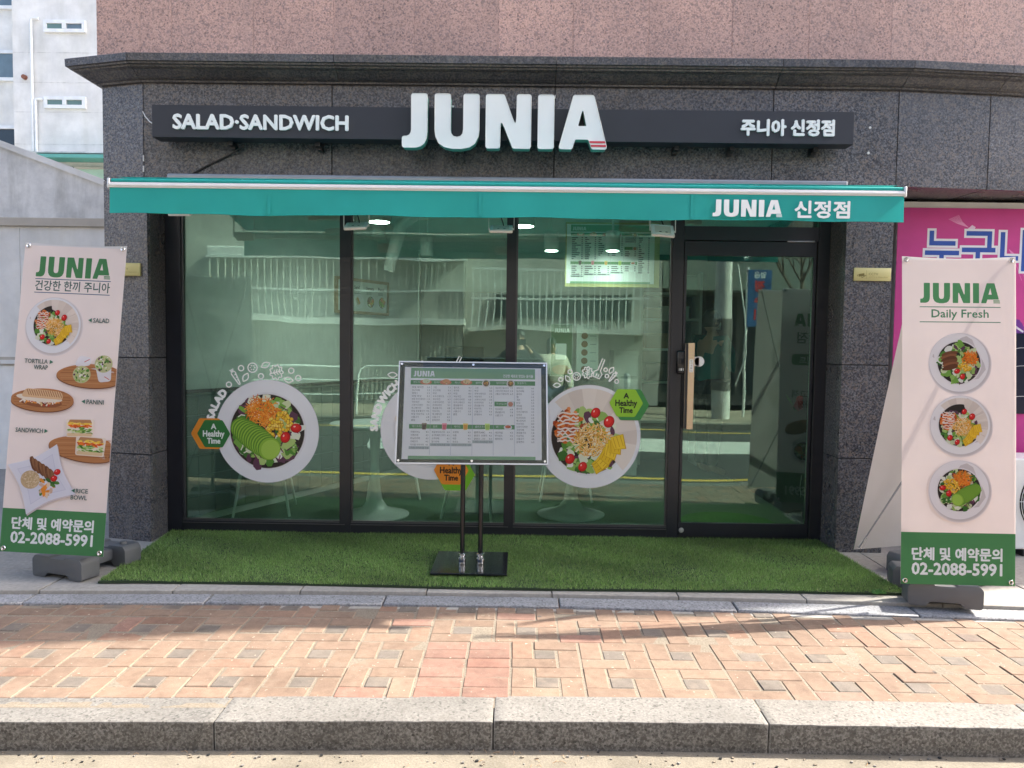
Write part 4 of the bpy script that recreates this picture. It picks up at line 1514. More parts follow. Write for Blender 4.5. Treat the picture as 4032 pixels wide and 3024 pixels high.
def banner(label, B, yaw, lean, roll, w, h, base_c, base_yaw, P, sag=0.006):
    o = thing('banner_stand', label, 'banner', (base_c[0], base_c[1], 0), 'printed banners on stands')
    u = Vector((math.cos(yaw) * math.cos(roll), math.sin(yaw) * math.cos(roll), -math.sin(roll)))
    v0 = (Vector((0, 0, 1)) - u * u.z).normalized()
    b = u.cross(v0)
    nb = Vector((-math.sin(yaw), math.cos(yaw), 0))
    if b.dot(nb) < 0: b = -b
    v = (v0 * math.cos(lean) + b * math.sin(lean)).normalized()
    n = u.cross(v)
    if n.dot(nb) > 0: n = -n                                   # towards the reader
    O = Vector(B)
    # the sheet bows slightly between its corners
    nx, ny = 12, 48
    f = lambda s, t: O + u * (s * w) + v * (t * h) + n * (sag * math.sin(math.pi * t)) + v * (-0.012 * math.sin(math.pi * (s + 0.5)) * (t > 0.99))
    vs = [f(i / nx - 0.5, j / ny) for j in range(ny + 1) for i in range(nx + 1)]
    fs = [(j * (nx + 1) + i, j * (nx + 1) + i + 1, (j + 1) * (nx + 1) + i + 1, (j + 1) * (nx + 1) + i) for j in range(ny) for i in range(nx)]
    m = MB().add(vs, fs)
    sh = m.build('sheet', 'banner_sheet', o, smooth=True, fix=False)
    # print follows the sheet
    pl = wloc(o)
    me = bpy.data.meshes.new('print')
    pv = []
    for x, y, k in P.v:
        s, t = x / w, min(0.9895, max(0.0, y / h))
        pv.append(f(s, t) + n * (0.0011 + k * DZ) - pl)
    me.from_pydata(pv, [], P.f)
    me.materials.append(MATS['print_banner'])
    at = me.color_attributes.new('Col', 'FLOAT_COLOR', 'CORNER')
    buf = []
    for p, c in zip(me.polygons, P.c):
        buf += list(c) * p.loop_total
    at.data.foreach_set('color', buf)
    link('print', me, o)
    # corner patches, eyelets, hooks
    hub = O + v * (h * 0.42) - n * 0.09
    for s in (-1, 1):
        for t in (0, 1):
            q = O + u * (s * (w / 2 - 0.022)) + v * (0.02 if t == 0 else h - 0.02)
            m = MB()
            ring = [q + n * 0.004 + (u * math.cos(a) + v * math.sin(a)) * 0.0105 for a in [2 * math.pi * k / 16 for k in range(16)]]
            m.tube(ring, 0.0035, 6, closed=True)
            m.build('eyelet', 'chrome', o, smooth=True)
            m = MB()
            m.tube([q + n * 0.012 - v * 0.012, q + n * 0.012 + u * 0.003, q - n * 0.004, q - n * 0.03, hub.lerp(q - n * 0.02, 0.9)], 0.0035, 6)
            m.build('hook', 'chrome', o, smooth=True)
    for s in (-1, 1):
        for t in (0, 1):
            q = O + u * (s * (w / 2 - 0.022)) + v * (0.02 if t == 0 else h - 0.02) - n * 0.015
            MB().cyl(hub, q, 0.007, 0.0045, 8).build('pole', 'steel_grey', o, smooth=True)
    m = MB()
    m.cyl(hub - v * 0.05, hub + v * 0.05, 0.02, n=12)
    m.cyl(hub, Vector((base_c[0], base_c[1], 0.12)), 0.012, n=10)
    m.build('mast', 'grey_plastic', o, smooth=True)
    stand_base(o, base_c, base_yaw)
    return o


def sheet_mat():
    m, n, l, p = new_mat('banner_sheet')
    v = coords(n, l)
    f = noise(n, l, v, 3, 3)
    r = ramp(n, [(0.3, (0.74, 0.72, 0.715)), (0.7, (0.80, 0.78, 0.775))])
    l.new(f, r.inputs[0])
    l.new(r.outputs[0], p.inputs['Base Color'])
    p.inputs['Roughness'].default_value = 0.5
    tr = n.new('ShaderNodeBsdfTranslucent')
    l.new(r.outputs[0], tr.inputs[0])
    mx = n.new('ShaderNodeMixShader')
    mx.inputs[0].default_value = 0.5
    l.new(p.outputs[0], mx.inputs[1]); l.new(tr.outputs[0], mx.inputs[2])
    l.new(mx.outputs[0], n['Material Output'].inputs[0])


sheet_mat()
GR = (78, 140, 90)
TX = (86, 110, 104)
PINK = (242, 230, 226)


def foot(P, w, h, top):
    P.rect(-w / 2, 0, w / 2, h * (1 - top), GR, 8)
    P.text('단체 및 예약문의', -0.24, h * 0.074, 0.066, 0.47, (238, 242, 244), bold=0.0028)
    P.text('02-2088-5991', -0.24, h * 0.030, 0.062, 0.47, (238, 242, 244), bold=0.0028)


W, H = 0.598, 1.773
P = Print()
P.rect(-W / 2, 0, W / 2, H, PINK, 48)
U_ = lambda q: (q - 0.5) * W
V_ = lambda q: (1 - q) * H
P.logo(U_(0.13), V_(0.112), 0.118, GR, w=0.73 * W)
P.rect(U_(0.13), V_(0.1205), U_(0.87), V_(0.118), (70, 95, 130))
P.rect(U_(0.13), V_(0.165), U_(0.87), V_(0.1625), (70, 95, 130))
P.text('건강한 한끼 주니아', U_(0.135), V_(0.157), 0.058, 0.73 * W, TX, bold=0.0012)
foot(P, W, H, 0.862)
plate(P, U_(0.345), V_(0.27), 0.268 * W, 'wrap', 3, shadow=True)
rg = random.Random(11)
P.text('SALAD', U_(0.735), V_(0.255), 0.0255, 0.155 * W, TX, bold=0.0006)
P.fan([(U_(0.72), V_(0.2545)), (U_(0.72), V_(0.241)), (U_(0.685), V_(0.248))], (70, 120, 100))
P.text('TORTILLA', U_(0.10), V_(0.395), 0.0245, 0.225 * W, TX, bold=0.0006)
P.text('WRAP', U_(0.195), V_(0.414), 0.0245, 0.135 * W, TX, bold=0.0006)
P.fan([(U_(0.345), V_(0.3955)), (U_(0.345), V_(0.382)), (U_(0.38), V_(0.389))], (70, 120, 100))
LIM = (-W / 2, W / 2)
board(P, U_(0.75), V_(0.428), 0.33 * W, 0.068, 0.0, rg, LIM)
for cx, cy, a, sg in ((0.665, 0.412, 0.35, -1), (0.87, 0.400, -0.30, 1)):
    x, y = U_(cx), V_(cy)
    dn = -1 if sg > 0 else 1
    P.poly(rounded([(x - 0.05, y + 0.02), (x + 0.045, y + 0.03), (x + 0.05 + 0.0, y + dn * 0.075 + 0.0), (x - 0.02, y + dn * 0.085)], 0.02), (226, 226, 232))
    P.stroke([(x + 0.01, y + dn * 0.05), (x + 0.04, y + dn * 0.066)], 0.004, (190, 60, 60))
    P.ell(x, y - dn * 0.022, 0.052, 0.05, (196, 196, 150), 20)
    leaves(P, x, y - dn * 0.022, 0.046, 46, rg)
board(P, U_(0.30), V_(0.512), 0.31 * W, 0.066, 0.0, rg, LIM)
x, y = U_(0.29), V_(0.505)
P.ell(x, y - 0.025, 0.125, 0.03, (150, 92, 60), 22, -0.05)
strips(P, x, y - 0.02, 0.11, 0.014, 70, [(196, 62, 44), (226, 200, 150), (120, 70, 50), (240, 232, 220), (230, 150, 60)], rg, 0.03, 0.008)
P.ell(x - 0.01, y - 0.002, 0.135, 0.022, (236, 228, 214), 24, -0.06)
P.poly(rounded([(x - 0.12, y + 0.002), (x + 0.13, y - 0.008), (x + 0.12, y + 0.038), (x - 0.09, y + 0.052)], 0.03, 5), (224, 190, 150))
for i in range(15):
    q = x - 0.085 + i * 0.0135
    P.stroke([(q, y + 0.046 - i * 0.0005), (q + 0.016, y + 0.012 - i * 0.0005)], 0.004, (168, 108, 66))
P.text('PANINI', U_(0.735), V_(0.518), 0.0245, 0.165 * W, TX, bold=0.0006)
P.fan([(U_(0.72), V_(0.5175)), (U_(0.72), V_(0.504)), (U_(0.685), V_(0.511))], (70, 120, 100))
P.text('SANDWICH', U_(0.07), V_(0.618), 0.0245, 0.265 * W, TX, bold=0.0006)
P.fan([(U_(0.35), V_(0.6175)), (U_(0.35), V_(0.604)), (U_(0.385), V_(0.611))], (70, 120, 100))
board(P, U_(0.75), V_(0.662), 0.35 * W, 0.072, -0.08, rg, LIM)
sandwich(P, U_(0.69), V_(0.595), 0.098, 0.03, rg)
sandwich(P, U_(0.805), V_(0.652), 0.103, -0.03, rg)
# rice plate, a wavy square
x, y = U_(0.36), V_(0.765)
sq = []
for i in range(4):
    a0 = R(70 + 90 * i)
    a1 = R(160 + 90 * i)
    p0 = Vector((math.cos(a0), math.sin(a0))) * 0.215
    p1 = Vector((math.cos(a1), math.sin(a1))) * 0.215
    for k in range(8):
        t = k / 8
        q = p0.lerp(p1, t)
        q *= 1 - 0.14 * math.sin(math.pi * t)
        sq.append((x + q.x, y + q.y))
P.poly([(a + 0.006, b - 0.008) for a, b in sq], (206, 196, 200))
P.poly(sq, (222, 224, 236))
P.poly([(x + (a - x) * 0.72, y + (b - y) * 0.72) for a, b in sq], (206, 208, 224))
P.poly([(x + (a - x) * 0.69, y + (b - y) * 0.69) for a, b in sq], (218, 219, 232))
for i in range(6):
    P.ell(x - 0.055 + i * 0.023, y + 0.085 - i * 0.013, 0.016, 0.045, [(112, 72, 48), (132, 88, 58)][i % 2], 12, 0.35, 0.1, rg)
    P.ell(x - 0.052 + i * 0.023, y + 0.088 - i * 0.013, 0.008, 0.036, (150, 104, 72), 12, 0.35, 0.1, rg)
P.ell(x - 0.065, y - 0.005, 0.056, 0.052, (200, 176, 140), 22)
strips(P, x - 0.065, y - 0.005, 0.048, 0.045, 90, [(214, 192, 158), (190, 164, 126), (224, 206, 176)], rg, 0.012, 0.005)
for i in range(26):
    P.ell(x + 0.045 + rg.uniform(-0.05, 0.045), y - 0.045 + rg.uniform(-0.045, 0.045), 0.018, 0.009, rg.choice([(60, 104, 46), (84, 130, 60), (226, 206, 184), (230, 150, 60), (210, 180, 160)]), 9, rg.uniform(0, 3), 0.2, rg)
P.fan([(x + 0.0, y - 0.055), (x + 0.022, y - 0.03), (x + 0.03, y - 0.085), (x + 0.018, y - 0.10)], (232, 146, 50))
tomato(P, x + 0.088, y + 0.045, 0.02); tomato(P, x + 0.072, y + 0.008, 0.02)
P.text('RICE', U_(0.70), V_(0.803), 0.0245, 0.115 * W, TX, bold=0.0006)
P.fan([(U_(0.69), V_(0.8025)), (U_(0.69), V_(0.789)), (U_(0.655), V_(0.796))], (70, 120, 100))
P.text('BOWL', U_(0.655), V_(0.824), 0.0245, 0.155 * W, TX, bold=0.0006)
banner('tilted food banner beside the left pillar with plates labelled salad, panini and rice bowl', (-2.626, 4.259, 0.159), -0.025, 0.11, 0.031, W, H,
       (-2.57, 4.53, -0.003), R(-18), P)

W, H = 0.598, 1.761
P = Print()
P.rect(-W / 2, 0, W / 2, H, PINK, 48)
U_ = lambda q: (q - 0.5) * W
V_ = lambda q: (1 - q) * H
P.logo(U_(0.16), V_(0.143), 0.108, (88, 156, 104), w=0.70 * W)
P.rect(U_(0.155), V_(0.1565), U_(0.865), V_(0.154), (80, 140, 110))
P.rect(U_(0.155), V_(0.2025), U_(0.865), V_(0.200), (80, 140, 110))
P.text('Daily Fresh', U_(0.26), V_(0.195), 0.056, 0.50 * W, (90, 150, 110), bold=0.0010)
foot(P, W, H, 0.842)
plate(P, U_(0.5), V_(0.325), 0.262 * W, 'meat', 21, shadow=True, rim=(240, 235, 235))
plate(P, U_(0.51), V_(0.515), 0.262 * W, 'wrap', 22, shadow=True, rim=(240, 236, 236))
plate(P, U_(0.5), V_(0.712), 0.262 * W, 'avocado_flip', 23, shadow=True, rim=(240, 235, 236))
banner('upright Daily Fresh banner with three salad plates in front of the magenta sign', (2.359, 4.070, 0.122), -0.031, 0.069, -0.003, W, H,
       (2.345, 4.285, -0.003), R(-12), P)

# the banner behind it, its printed side turned to the door
W, H = 0.598, 1.79
P = Print()
P.rect(-W / 2, 0, W / 2, H, (224, 220, 224), 48)
P.logo(-0.20, H - 0.34, 0.11, GR, w=0.40)
P.text('신정점', -0.1, H - 0.48, 0.09, 0.27, TX, bold=0.002)
P.poly(rounded([(-0.21, H - 0.66), (0.21, H - 0.66), (0.21, H - 0.57), (-0.21, H - 0.57)], 0.03), GR)
P.text('오픈 이벤트', 0, H - 0.645, 0.055, 0.3, (235, 240, 240), 'c', 0.001)
P.text('이상 주문고객', 0.0, H - 0.93, 0.06, 0.4, TX, 'c', 0.001)
P.text('머그잔 증정', 0.0, H - 1.02, 0.06, 0.3, TX, 'c', 0.001)
rg = random.Random(8)
board(P, 0.13, 0.62, 0.12, 0.05, -0.3, rg)
board(P, -0.05, 0.62, 0.08, 0.06, 0.3, rg)
plate(P, 0.10, 0.42, 0.10, 'meat', 4)
P.rect(-W / 2, 0, W / 2, 0.24, GR, 8)
P.text('02-2088-5991', -0.24, 0.06, 0.07, 0.47, (238, 242, 244), bold=0.0028)
yb = R(180 + 18)
banner('back of a white banner facing the shop door with mirrored digits showing through', (2.375, 4.82, 0.13), yb, 0.22, -0.004, W, H,
       (2.56, 4.62, -0.003), R(25), P)

# ================================================================== menu stand
ms = thing('menu_stand', 'black twin-pole menu stand holding a white and green price board on the turf', 'menu stand', (-0.275, 4.65, 0.02))
MB().box(-0.505, -0.055, 4.42, 4.895, 0.022, 0.036).build('base_plate', 'black_gloss', ms, bev=0.002)
uB = Vector((0.9991, 0.042, 0.0)); uB.normalize()
vB = Vector((-0.013, 0.307, 0.9515)); vB = (vB - uB * vB.dot(uB)).normalized()
nB = uB.cross(vB)
if nB.y > 0: nB = -nB
OB = Vector((-0.276, 4.578, 0.655))
for x in (-0.333, -0.222):
    MB().cyl((x, 4.652, 0.036), (x, 4.652, 0.80), 0.0145, n=18).build('pole', 'black_gloss', ms, smooth=True)
    m = MB().lathe(x, 4.652, [(0.021, 0.036), (0.021, 0.045), (0.024, 0.050), (0.024, 0.062), (0.016, 0.067), (0.016, 0.072), (0.022, 0.077), (0.022, 0.090), (0.015, 0.094)], 18)
    m.build('collar', 'chrome', ms, smooth=True)
BW, BH = 0.910, 0.632
m = MB()
m.obox(OB + vB * BH / 2 - nB * 0.018, uB * 0.06, vB * 0.16, nB * 0.012)
m.obox(OB + vB * BH / 2 - nB * 0.006, uB * (BW / 2), vB * (BH / 2), nB * 0.004)
m.build('back_panel', 'black_gloss', ms)
m = MB()
for a, b, hx, hy in ((0, 0, BW / 2, 0.004), (0, BH, BW / 2, 0.004)):
    m.obox(OB + vB * b + nB * 0.001, uB * (hx + 0.004), vB * hy, nB * 0.009)
for s in (-1, 1):
    m.obox(OB + uB * (s * BW / 2) + vB * BH / 2 + nB * 0.001, uB * 0.004, vB * (BH / 2 - 0.0041), nB * 0.009)
m.build('frame', 'alu', ms)


def menu_print(P, w, h, full=True, seed=2):
    """six-column price list; origin at the bottom centre, w x h"""
    rg = random.Random(seed)
    GN, GL, DK = (92, 150, 96), (134, 178, 138), (96, 100, 112)
    X = lambda q: (q - 0.5) * w
    Y = lambda q: (1 - q) * h
    P.rect(-w / 2, 0, w / 2, h, (252, 253, 255))
    P.rect(X(0.045), Y(0.125), X(0.955), Y(0.01), GL)
    P.logo(X(0.065), Y(0.105), h * 0.062, (236, 240, 244), w=w * 0.155)
    if full:
        P.text('건강한 재료로 맛있는 음식을', X(0.72), Y(0.108), h * 0.034, w * 0.22, (232, 238, 240), bold=0.0006)
    P.rect(X(0.045), Y(0.195), X(0.955), Y(0.147), GN)
    P.rect(X(0.045), Y(0.675), X(0.805), Y(0.628), GN)
    P.rect(X(0.045), 0, X(0.955), Y(0.965), GL)
    cx = [0.052, 0.203, 0.354, 0.506, 0.658, 0.812]
    for c in cx[1:]:
        P.rect(X(c - 0.0075), Y(0.955), X(c - 0.0055), Y(0.205), (176, 182, 198))
    heads = ['샌드위치', '또띠아랩', '파니니', '샐러드', '퀘사디아샐러드', '토핑추가']
    h2 = ['에스프레소', '음료', '에이드', '클렌즈주스', '차']
    items = [['바질 베이컨', '당근라페', '햄에그', '바질 버섯', '바질 두부스테이크', '허브치킨', '스파이시치킨', '에그베이컨', '바질 콩숯불구이', '바질 아보카도', '소불고기', '클럽'],
             ['그린', '당근라페', '버섯', '두부스테이크', '허브치킨', '스파이시치킨', '리코타치즈', '콩숯불구이', '아보카도', '에그베이컨', '소불고기', '훈제연어'],
             ['햄치즈', '토마토', '버섯', '허브치킨', '스파이시치킨', '두부스테이크', '콩숯불구이', '에그베이컨', '소불고기', '클럽'],
             ['그린', '버섯', '두부스테이크', '허브치킨', '스파이시치킨', '리코타치즈', '콩숯불구이', '아보카도', '소불고기', '훈제연어'],
             ['허브치킨 퀘사디아', '스파이시치킨 퀘사디아', '소불고기 퀘사디아'],
             ['페타치즈', '당근라페', '올리브', '햄', '계란', '버섯', '현미밥', '베이컨', '두부스테이크', '또띠아', '리코타치즈', '멕시칸치즈', '허브치킨', '스파이시치킨', '구운야채', '콩숯불구이', '아보카도', '소불고기', '훈제연어']]
    it2 = [['아메리카노', '카페라떼', '바닐라라떼', '카페모카', '카라멜 마끼아또'], ['복숭아아이스티', '요거트베리스무디', '오곡라떼', '딸기라떼'], ['오렌지', '자몽', '레몬', '청포도'], ['클렌즈ABC', '클렌즈 오렌지', '클렌즈 그린'], ['캐모마일', '루이보스', '페퍼민트']]

    def row(c, y, t, price):
        if full:
            P.text(t, X(c + 0.006), Y(y + 0.014), h * 0.0225, min(0.0135 * len(t), 0.098) * w, DK)
            P.text(price, X(c + 0.134), Y(y + 0.012), h * 0.018, w * 0.019, DK, 'r')
        else:
            P.rect(X(c + 0.006), Y(y + 0.01), X(c + 0.006 + 0.0115 * len(t)), Y(y - 0.006), DK)
            P.rect(X(c + 0.115), Y(y + 0.008), X(c + 0.132), Y(y - 0.006), DK)
    for i, c in enumerate(cx):
        if full:
            P.text(heads[i], X(c + 0.012), Y(0.182), h * 0.026, min(0.0165 * len(heads[i]), 0.075) * w, (228, 236, 226))
        y = 0.222
        for t in items[i]:
            row(c, y, t, '%d.%d' % (rg.randint(1, 9), rg.choice([0, 3, 5, 8])))
            y += 0.0325 if i < 5 else 0.0325
    P.rect(X(0.658), Y(0.425), X(0.805), Y(0.375), GN)
    if full: P.text('주니아도시락', X(0.672), Y(0.412), h * 0.026, 0.075 * w, (228, 236, 226))
    for q, t in enumerate(('허브치킨', '콩숯불구이', '소불고기')):
        row(0.658, 0.455 + q * 0.0335, t, '%d.8' % (6 + q))
    for i in range(5):
        c = cx[i]
        if full: P.text(h2[i], X(c + 0.014), Y(0.663), h * 0.026, 0.0155 * len(h2[i]) * w, (228, 236, 226))
        y = 0.708
        for t in it2[i]:
            row(c, y, t, '4.5')
            y += 0.034
        if i < 4:
            P.rect(X(c - 0.004), Y(y + 0.016), X(c + 0.142), Y(y - 0.014), (190, 200, 202))
            row(c, y, '1리터 사이즈업', '3.0')
    # small pictures
    for x in (0.155, 0.30, 0.45):
        P.ell(X(x), Y(0.168), w * 0.043, h * 0.028, (214, 130, 96), 18)
        P.ell(X(x + 0.004), Y(0.158), w * 0.028, h * 0.026, [(232, 200, 150), (214, 222, 190), (226, 160, 110)][int(x * 7) % 3], 14)
        leaves(P, X(x), Y(0.166), w * 0.018, 8, rg)
    for x in (0.595, 0.775):
        P.ell(X(x), Y(0.175), w * 0.03, w * 0.03, (232, 230, 224), 20)
        P.ell(X(x), Y(0.175), w * 0.022, w * 0.022, (120, 90, 60), 16)
        leaves(P, X(x), Y(0.175), w * 0.02, 12, rg)
        strips(P, X(x), Y(0.175), w * 0.014, w * 0.014, 14, [(230, 150, 60), (240, 190, 90)], rg, w * 0.012, w * 0.003)
    P.rect(X(0.75), Y(0.435), X(0.80), Y(0.37), (226, 226, 230)); P.ell(X(0.775), Y(0.402), w * 0.018, w * 0.018, (210, 140, 110), 12)
    for x, c in ((0.155, (70, 44, 40)), (0.30, (226, 110, 130)), (0.452, (236, 170, 70)), (0.61, (170, 206, 90))):
        P.poly(rounded([(X(x - 0.016), Y(0.685)), (X(x + 0.012), Y(0.685)), (X(x + 0.017), Y(0.615)), (X(x - 0.02), Y(0.615))], 0.004), tuple(min(255, q + 60) for q in c))
        P.poly(rounded([(X(x - 0.013), Y(0.68)), (X(x + 0.009), Y(0.68)), (X(x + 0.013), Y(0.63)), (X(x - 0.016), Y(0.63))], 0.003), c)
    P.ell(X(0.757), Y(0.655), w * 0.03, h * 0.03, (236, 236, 238), 16)
    P.ell(X(0.757), Y(0.648), w * 0.022, h * 0.016, (206, 96, 50), 16)


P = Print()
menu_print(P, 0.842, 0.575)
P.build('price_list', 'print_board', ms, OB + vB * 0.026, uB, vB, nB, off=0.0003)
m = MB()
cq = [OB + nB * 0.0085 + uB * (a * (BW / 2 - 0.005)) + vB * (BH / 2 + b * (BH / 2 - 0.005)) for a, b in ((-1, -1), (1, -1), (1, 1), (-1, 1))]
m.add(cq, [(0, 1, 2, 3)])
m.build('clear_cover', 'acrylic', ms, fix=False)
for sx_ in (-1, 0, 1):
    for t in (0, 1):
        q = OB + uB * (sx_ * (BW / 2 - 0.016)) + vB * (0.016 if t == 0 else BH - 0.016)
        MB().cyl(q + nB * 0.003, q + nB * 0.015, 0.009, 0.0075, 14).build('stud', 'chrome', ms, smooth=True)

# ================================================================== artificial turf mat
mat_o = thing('turf_mat', 'long green artificial turf mat laid in front of the shopfront', 'mat', (0, 4.8, 0))
L0, L1, R0, R1, YF, YB = -2.36, -2.475, 2.20, 2.14, 4.262, 5.425
mx = lambda s, t: (L0 + (L1 - L0) * t) * (1 - s) + (R0 + (R1 - R0) * t) * s
my = lambda s, t: YF + 0.012 * math.sin(s * 9) * (1 - t) + (YB - YF) * t + (0.0 if s > 0.05 else -0.012 * (1 - s / 0.05))
vs, fs = [], []
nx, ny = 60, 12
for z in (-0.003, 0.008):
    for j in range(ny + 1):
        for i in range(nx + 1):
            s, t = i / nx, j / ny
            vs.append((mx(s, t), my(s, t), z + 0.002 * math.sin(s * 40) * math.cos(t * 7) * (z > 0)))
k = (nx + 1) * (ny + 1)
for j in range(ny):
    for i in range(nx):
        a = j * (nx + 1) + i
        fs.append((k + a, k + a + 1, k + a + nx + 2, k + a + nx + 1))
for i in range(nx):
    fs.append((i, i + 1, k + i + 1, k + i))
for j in range(ny):
    a, b = j * (nx + 1), (j + 1) * (nx + 1)
    fs.append((a, b, k + b, k + a)); fs.append((a + nx, k + a + nx, k + b + nx, b + nx))
plain('turf_back', (0.018, 0.035, 0.014), 0.9)
MB().add(vs, fs).build('backing', 'turf_back', mat_o, fix=True)
NB = 190000
g = np.random.default_rng(3)
s, t = g.random(NB), g.random(NB)
bx = (L0 + (L1 - L0) * t) * (1 - s) + (R0 + (R1 - R0) * t) * s
by = YF + 0.012 * np.sin(s * 9) * (1 - t) + (YB - YF) * t + 0.002
hh = g.uniform(0.011, 0.024, NB) * (1 - 0.25 * (np.sin(bx * 4.1 + 0.7) * np.sin(by * 6.3 + bx) > 0.45))
az = g.uniform(0, 2 * np.pi, NB)
ln = g.uniform(0.15, 0.85, NB) * hh
la = g.uniform(0, 2 * np.pi, NB)
la = np.where(g.random(NB) < 0.55, -np.pi / 2 + g.normal(0, 0.7, NB), la)
wd = g.uniform(0.0011, 0.0019, NB)
dx, dy = np.cos(az) * wd, np.sin(az) * wd
V = np.empty((NB, 3, 3))
V[:, 0] = np.stack([bx - dx, by - dy, np.full(NB, 0.006)], 1)
V[:, 1] = np.stack([bx + dx, by + dy, np.full(NB, 0.006)], 1)
V[:, 2] = np.stack([bx + np.cos(la) * ln, by + np.sin(la) * ln, 0.006 + hh], 1)
V -= np.array([0, 4.8, 0])
me = bpy.data.meshes.new('turf_blades')
me.vertices.add(NB * 3); me.vertices.foreach_set('co', V.reshape(-1))
me.loops.add(NB * 3); me.loops.foreach_set('vertex_index', np.arange(NB * 3, dtype=np.int32))
me.polygons.add(NB); me.polygons.foreach_set('loop_start', np.arange(0, NB * 3, 3, dtype=np.int32))
me.update(calc_edges=True)
at = me.color_attributes.new('Col', 'FLOAT_COLOR', 'CORNER')
base = np.array([[0.22, 0.375, 0.105], [0.28, 0.445, 0.14], [0.15, 0.28, 0.07], [0.40, 0.47, 0.22]])
pick = base[g.choice(4, NB, p=[0.4, 0.3, 0.22, 0.08])] * g.uniform(0.8, 1.2, (NB, 1))
wave = 1 + 0.14 * np.sin(bx * 2.1 + 1) * np.sin(by * 5) + 0.10 * np.sin(bx * 7 + by * 11) + 0.12 * np.sin(bx * 3.3 - by * 4 + 2) * np.sin(bx * 1.3)
pick = pick * wave[:, None]
cc = np.concatenate([pick, np.ones((NB, 1))], 1)
cc = np.repeat(cc[:, None, :], 3, 1)
at.data.foreach_set('color', cc.reshape(-1).astype(np.float32))
me.materials.append(MATS['grass_blades'])
tag(link('turf_blades', me, mat_o), kind='stuff')

# a few bits of debris on the mat and the apron
m = MB()
for i in range(40):
    a = rng.uniform(0, 3)
    x, y = 2.02 + rng.gauss(0, 0.02), 4.255 + rng.gauss(0, 0.008)
    m.add([(x, y, 0.012), (x + 0.012 * math.cos(a), y + 0.005, 0.02 + rng.uniform(0, 0.02)), (x + 0.006, y - 0.006, 0.012)], [(0, 1, 2)])
tag(m.build('weed_tuft', 'leaf_green'), 'tiny bright green weed tuft at the turf edge near the Daily Fresh banner', 'weed')


# ================================================================== stickers on the shop windows
SY = 5.4675
WH = (254, 255, 254)


def icon_ring(P, x, y, r): P.stroke([(x + r * math.cos(a), y + r * math.sin(a)) for a in [2 * math.pi * k / 20 for k in range(20)]], 0.0085, WH, True)


def icon_leaf(P, x, y, L, a):
    pts = []
    for k in range(9):
        t = k / 8; pts.append((-L + 2 * L * t, 0.55 * L * math.sin(math.pi * t)))
    for k in range(1, 8):
        t = k / 8; pts.append((L - 2 * L * t, -0.55 * L * math.sin(math.pi * t)))
    P.stroke([(x + u * math.cos(a) - v * math.sin(a), y + u * math.sin(a) + v * math.cos(a)) for u, v in pts], 0.0085, WH, True)


def icon_tomato(P, x, y, r):
    icon_ring(P, x, y, r)
    for k in range(6):
        a = k * math.pi / 3
        P.stroke([(x + 0.35 * r * math.cos(a), y + 0.35 * r * math.sin(a)), (x + 0.62 * r * math.cos(a), y + 0.62 * r * math.sin(a))], 0.0085, WH)


def icon_lettuce(P, x, y, r, a):
    pts = [(x + r * (0.92 + 0.13 * math.cos(9 * t)) * math.cos(t), y + r * (0.92 + 0.13 * math.cos(9 * t)) * math.sin(t) * 1.1) for t in [2 * math.pi * k / 54 for k in range(54)]]
    P.stroke(pts, 0.0085, WH, True)
    ln = lambda u0, v0, u1, v1: P.stroke([(x + u0 * r * math.cos(a) - v0 * r * math.sin(a), y + u0 * r * math.sin(a) + v0 * r * math.cos(a)), (x + u1 * r * math.cos(a) - v1 * r * math.sin(a), y + u1 * r * math.sin(a) + v1 * r * math.cos(a))], 0.0075, WH)
    ln(-0.9, 0, 0.7, 0)
    for q in (-0.45, -0.05, 0.35):
        ln(q, 0, q + 0.28, 0.42); ln(q, 0, q + 0.28, -0.42)


def icon_carrot(P, x, y, L, a):
    f = lambda u, v: (x + u * math.cos(a) - v * math.sin(a), y + u * math.sin(a) + v * math.cos(a))
    P.stroke([f(*q) for q in ((L, 0), (L * 0.9, -0.1 * L), (-0.8 * L, -0.3 * L), (-L, -0.2 * L), (-L, 0.2 * L), (-0.8 * L, 0.3 * L), (L * 0.9, 0.1 * L))], 0.0085, WH, True)
    for q in (-0.5, -0.1, 0.3):
        P.stroke([f(q * L, 0.22 * L), f(q * L, 0.0)], 0.0075, WH)
    for v in (-0.25, 0, 0.25):
        P.stroke([f(-L, v * 0.3 * L), f(-1.4 * L, v * L)], 0.0075, WH)


def icon_spatula(P, x, y, a):
    f = lambda u, v: (x + u * math.cos(a) - v * math.sin(a), y + u * math.sin(a) + v * math.cos(a))
    P.stroke([f(*q) for q in ((-0.055, -0.024), (-0.02, -0.03), (0.0, -0.01), (0.085, -0.009), (0.085, 0.009), (0.0, 0.01), (-0.02, 0.03), (-0.055, 0.024))], 0.0085, WH, True)
    for v in (-0.01, 0.006):
        P.stroke([f(-0.05, v), f(-0.026, v)], 0.0075, WH)


def arc_text(P, t, cx, cy, r, a0, h, gap=0.012):
    a = a0
    for c in t:
        vs, fs, x0, y0, bw, bh = glyphs(c)
        wd = h / bh * bw
        a -= (wd / 2) / r
        P.text(c, cx + r * math.cos(a), cy + r * math.sin(a), h, None, WH, 'c', 0.0055, a - math.pi / 2)
        a -= (wd / 2 + gap) / r


